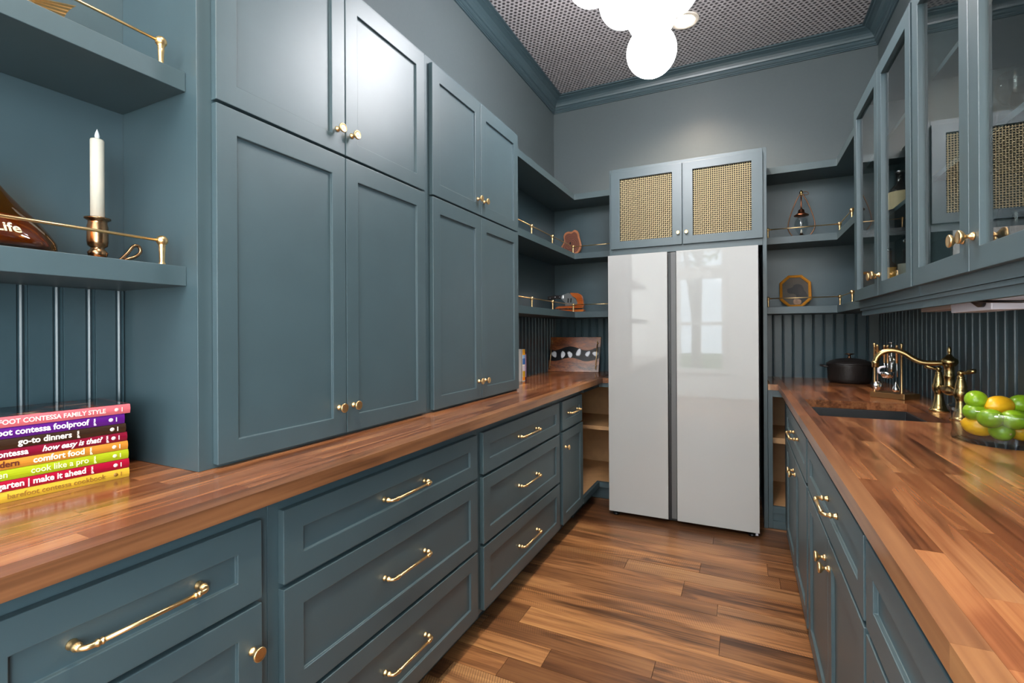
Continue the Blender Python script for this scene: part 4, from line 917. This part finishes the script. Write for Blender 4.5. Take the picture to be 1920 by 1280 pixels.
# bar tool set
bx0, bx1, by0, by1 = .598, .700, 2.945, 3.02
bt = thing('bar_tool_stand', (.65, 2.98, CT), 'brass bar tool rack on a brass-faced base behind the sink', 'bar tool rack')
MB().prism([(.580, 2.99), (.700, 2.905), (.775, 2.965), (.660, 3.060)], 'z', CT+.0005, CT+.028).build('base', plain('brown_brass', (.30, .17, .07), rough=.3, metal=.8), bt, bevel=.002)
posts_ = [(.600, 2.987), (.694, 2.922)]
for x, y in posts_:
    MB().lathe([(.0055, 0), (.0050, .004), (.0050, .225), (.0062, .227), (.0045, .231), (.0065, .236), (.0068, .241), (.004, .246)], (x, y, CT+.028), (0, 0, 1), 12).build('post', brass, bt)
MB().tube([(.600, 2.987, CT+.235), (.694, 2.922, CT+.235)], .0028, 8).build('cross_bar', brass, bt)
def lerp(u): return (.600+.094*u, 2.987-.065*u)
def bartool(name, u, lb, shape, ztop=CT+.262, grip=.085):
    x, y = lerp(u); x -= .007; y -= .010
    t = thing(name, (x, y, CT+.035), lb, 'bar tool', 'bar tools hanging on the brass rack')
    MB().lathe([(.0045, 0), (.0045, grip-.006), (.0058, grip-.004), (.0052, grip), (.003, grip+.004)], (x, y, ztop-grip), (0, 0, 1), 12).build('grip', brass, t)
    shape(x, y, ztop-grip, t)
def sh_spoon(x, y, z, t):
    MB().tube([(x, y, z), (x, y, CT+.075)], .0022, 8).build('shaft', chrome, t)
    MB().ball((x, y, CT+.060), .020, 18, 10, 1, .35, 1.15).build('bowl', chrome, t)
def sh_strainer(x, y, z, t):
    MB().tube([(x, y, z), (x, y, CT+.150)], .0030, 8).build('shaft', chrome, t)
    MB().tube(smooth_path([(x+.004, y, CT+.158), (x-.018, y, CT+.152), (x-.024, y, CT+.135), (x-.016, y, CT+.124), (x+.006, y, CT+.122)], 4), .0052, 8).build('hook_arm', whitep, t)
def sh_jig(x, y, z, t):
    MB().tube([(x, y, z), (x, y, CT+.152)], .0030, 8).build('shaft', chrome, t)
    MB().lathe([(.020, .0), (.026, .010), (.029, .020), (.029, .030), (.024, .032), (.001, .028)], (x, y, CT+.102), (0, 0, 1), 22).build('strainer_cup', chrome, t)
def sh_tongs(x, y, z, t):
    MB().tube([(x, y, z), (x+.002, y, CT+.11)], .0028, 8).build('shaft', steel, t)
    MB().lathe([(.0001, 0), (.012, .004), (.016, .014), (.012, .026), (.004, .046), (.003, .052)], (x-.004, y, CT+.034), (0, 0, 1), 18).build('teardrop_bowl', chrome, t)
bartool('bar_spoon', .16, 'long bar spoon, leftmost tool on the brass rack', sh_spoon)
bartool('bottle_opener', .42, 'bar tool with white curved hook, second tool on the brass rack', sh_strainer)
bartool('bar_strainer', .54, 'bar tool with a round chrome strainer cup, third on the rack', sh_jig)
bartool('muddler', .87, 'bar tool with teardrop bowl, nearest tool on the rack', sh_tongs)
j = thing('measuring_glass', (.700, 3.030, CT+.10), 'small clear graduated glass upside in the bar tool rack', 'glass')
MB().lathe([(.012, .0), (.014, .004), (.022, .085), (.0215, .085), (.0135, .005)], (.672, 3.000, CT+.125), (0, 0, 1), 24, cap=False).build('tumbler', thin_glass('frosted_glass', (.75, .80, .80), extra=.25, rough=.15), j)
MB().tube([(.672, 3.0, CT+.130), (.672, 3.0, CT+.275)], .004, 8).build('twisted_stem', chrome, j)
MB().lathe([(.014, 0), (.014, .002), (.001, .003)], (.672, 3.0, CT+.275), (0, 0, 1), 14).build('cap', chrome, j)

# glass bowl of limes and lemons
bcx, bcy, br = .708, 1.932, .124
bw = thing('fruit_bowl', (bcx, bcy, CT), 'round clear glass bowl of limes and lemons on the right worktop', 'bowl')
MB().lathe([(.0001, 0), (br-.010, 0), (br-.002, .003), (br, .010), (br-.002, .018), (br-.0035, .024), (br-.003, .086), (br+.004, .100), (br+.006, .1005), (br-.0005, .084), (br-.007, .022), (br-.012, .014), (.0001, .012)], (bcx, bcy, CT+.0005), (0, 0, 1), 64, cap=False).build('glass_wall', clearg, bw)
limem = plain('lime_skin', (.20, .36, .012), rough=.28, noise=.35, bump=.25, nscale=60, **{'Subsurface Weight': .05})
lemonm = plain('lemon_skin', (.80, .42, .012), rough=.32, noise=.08, bump=.3, nscale=150, **{'Subsurface Weight': .08})
def fruit(kind, p, ax, lb, k=1.0):
    r_ = .0275*k if kind == 'lime' else .0295*k
    W = Vector(ax).normalized()
    el = 1.12 if kind == 'lime' else 1.35
    n = 14; pr = []
    for i in range(n+1):
        th = PI*i/n; rr_ = r_*math.sin(th)**(.95); h = -r_*el*math.cos(th)
        if kind == 'lemon' and i in (0, n): h *= 1.10
        pr.append((rr_, h))
    t = thing(kind, tuple(p), lb, 'fruit', 'limes in the glass bowl' if kind == 'lime' else 'lemons in the glass bowl')
    MB().lathe(pr, p, tuple(W), 22).build('skin', limem if kind == 'lime' else lemonm, t)
    MB().lathe([(.003, 0), (.0034, .0012), (.0015, .002)], tuple(Vector(p)+W*(r_*el*.99)), tuple(W), 8).build('stem_end', plain('stem_scar', (.25, .22, .08), rough=.7), t)
fruit('lime', (0.642, 1.94, 1.038), (0.3, 1, 0.2), 'lime on top of the pile at the left of the bowl')
fruit('lime', (0.64, 1.939, 1.002), (1, 0.2, 0.3), 'pale lime below the top left lime, against the glass')
fruit('lime', (0.649, 1.866, 0.993), (0.5, -0.6, 0.2), 'lime in the middle of the bowl front')
fruit('lime', (0.697, 1.856, 0.994), (1, -0.2, -0.2), 'lime right of the centre lime, under the big lemon')
fruit('lime', (0.680, 1.885, 0.955), (0.3, -1, -0.1), 'lime at the bottom of the bowl showing its dark stem end')
fruit('lime', (0.745, 1.945, 1.03), (1, 0.4, 0.1), 'lime at the top right, cut by the picture edge')
fruit('lemon', (0.691, 1.93, 1.024), (1, 0.6, 0.05), 'large lemon on top of the pile')
fruit('lemon', (0.648, 1.944, 0.957), (0.8, -0.5, -0.15), 'lemon at the bottom left of the bowl')
fruit('lemon', (0.735, 1.904, 0.957), (1, 0.2, 0), 'lemon at the bottom right of the bowl')
fruit('lime', (0.752, 1.972, 0.957), (1,.3,.2), 'lime buried at the back of the bowl')
fruit('lime', (0.7, 1.94, 0.955), (1,.3,.2), 'lime hidden in the middle of the bowl')
fruit('lime', (0.765, 1.95, 1.0), (1,.3,.2), 'lime behind the large lemon')
# liquor bottles and stemware behind the glass doors
def bottle(x, y, z, h, r_, mat, lb, labcol, txt=None, cap=None, label_h=(.25, .55), cat='bottle'):
    t = thing('liquor_bottle', (x, y, z), lb, cat, 'liquor bottles in the glass cabinet')
    z += .0006
    MB().lathe([(r_*.92, 0), (r_, .004), (r_, h*.58), (r_*.85, h*.66), (r_*.38, h*.76), (r_*.34, h*.93), (r_*.40, h*.94), (r_*.40, h*.96)], (x, y, z), (0, 0, 1), 28).build('bottle_glass', mat, t)
    MB().lathe([(r_*.36, 0), (r_*.42, .002), (r_*.42, h*.05), (r_*.3, h*.055)], (x, y, z+h*.962), (0, 0, 1), 18).build('stopper', cap or blackm, t)
    a0, a1 = label_h; n = 12; v = []; rr_ = r_+.0006
    A = math.atan2(-y, -x)
    for zz in (z+h*a0, z+h*a1): v += [(x+rr_*math.cos(A-1.15+2.3*i/n), y+rr_*math.sin(A-1.15+2.3*i/n), zz) for i in range(n+1)]
    MB().add(v, [(i, i+1, n+2+i, n+1+i) for i in range(n)]).build('paper_label', plain('bottle_label', labcol, rough=.5, noise=.15, nscale=80), t)
    if txt: text('label_text', txt, .016, blackm, t, lambda xx, yy, d: (x+(rr_+.0006+d)*math.cos(A+xx/rr_), y+(rr_+.0006+d)*math.sin(A+xx/rr_), z+h*a0+.012+yy), align='CENTER', bold=.0005)
bottle(.690, 2.915, 1.763, .26, .050, plain('dark_whiskey_glass', (.012, .010, .008), rough=.08, coat=.4), 'dark liquor bottle with cream label on the middle cabinet shelf', '#cbb68c', None, chrome, (.28, .60))
bottle(.650, 2.95, 1.410, .24, .038, amber, 'amber liquor bottle with orange label, bottom of the glass cabinet', '#d79a2b', None, chrome, (.30, .62))
bottle(.700, 2.84, 1.410, .22, .046, MATS['dark_whiskey_glass'], 'squat dark liquor bottle with white label, bottom of the glass cabinet', '#d9cfba', None, blackm, (.15, .50))
bottle(.760, 2.95, 1.410, .27, .040, greeng, 'green liquor bottle at the back of the glass cabinet', '#3e4a1c', None, blackm)
bottle(.640, 2.60, 1.410, .23, .036, clearg, 'clear liquor bottle behind the second glass door', '#b9b7ac', None, chrome)
def stemglass(x, y, z, lb):
    t = thing('wine_glass', (x, y, z), lb, 'glass', 'stemware in the nearer glass cabinet')
    MB().lathe([(.034, 0), (.033, .002), (.006, .006), (.0035, .015), (.0035, .075), (.010, .082), (.030, .098), (.040, .122), (.041, .140), (.034, .172), (.0335, .172), (.039, .140), (.038, .122), (.028, .100), (.001, .084)], (x, y, z+.0006), (0, 0, 1), 24, cap=False).build('bowl_and_stem', clearg, t)
k = 0
nm = ['first', 'second', 'third', 'fourth', 'fifth', 'sixth', 'seventh', 'eighth']
for z, zn in ((1.410, 'bottom'), (1.763, 'middle')):
    for i, y in enumerate((1.96, 1.85, 1.74, 1.63, 1.52, 1.41)):
        stemglass(.66+(.07 if i % 2 else 0), y, z, 'clear stemmed glass, %s from the bottles end, on the %s shelf' % (nm[i], zn))
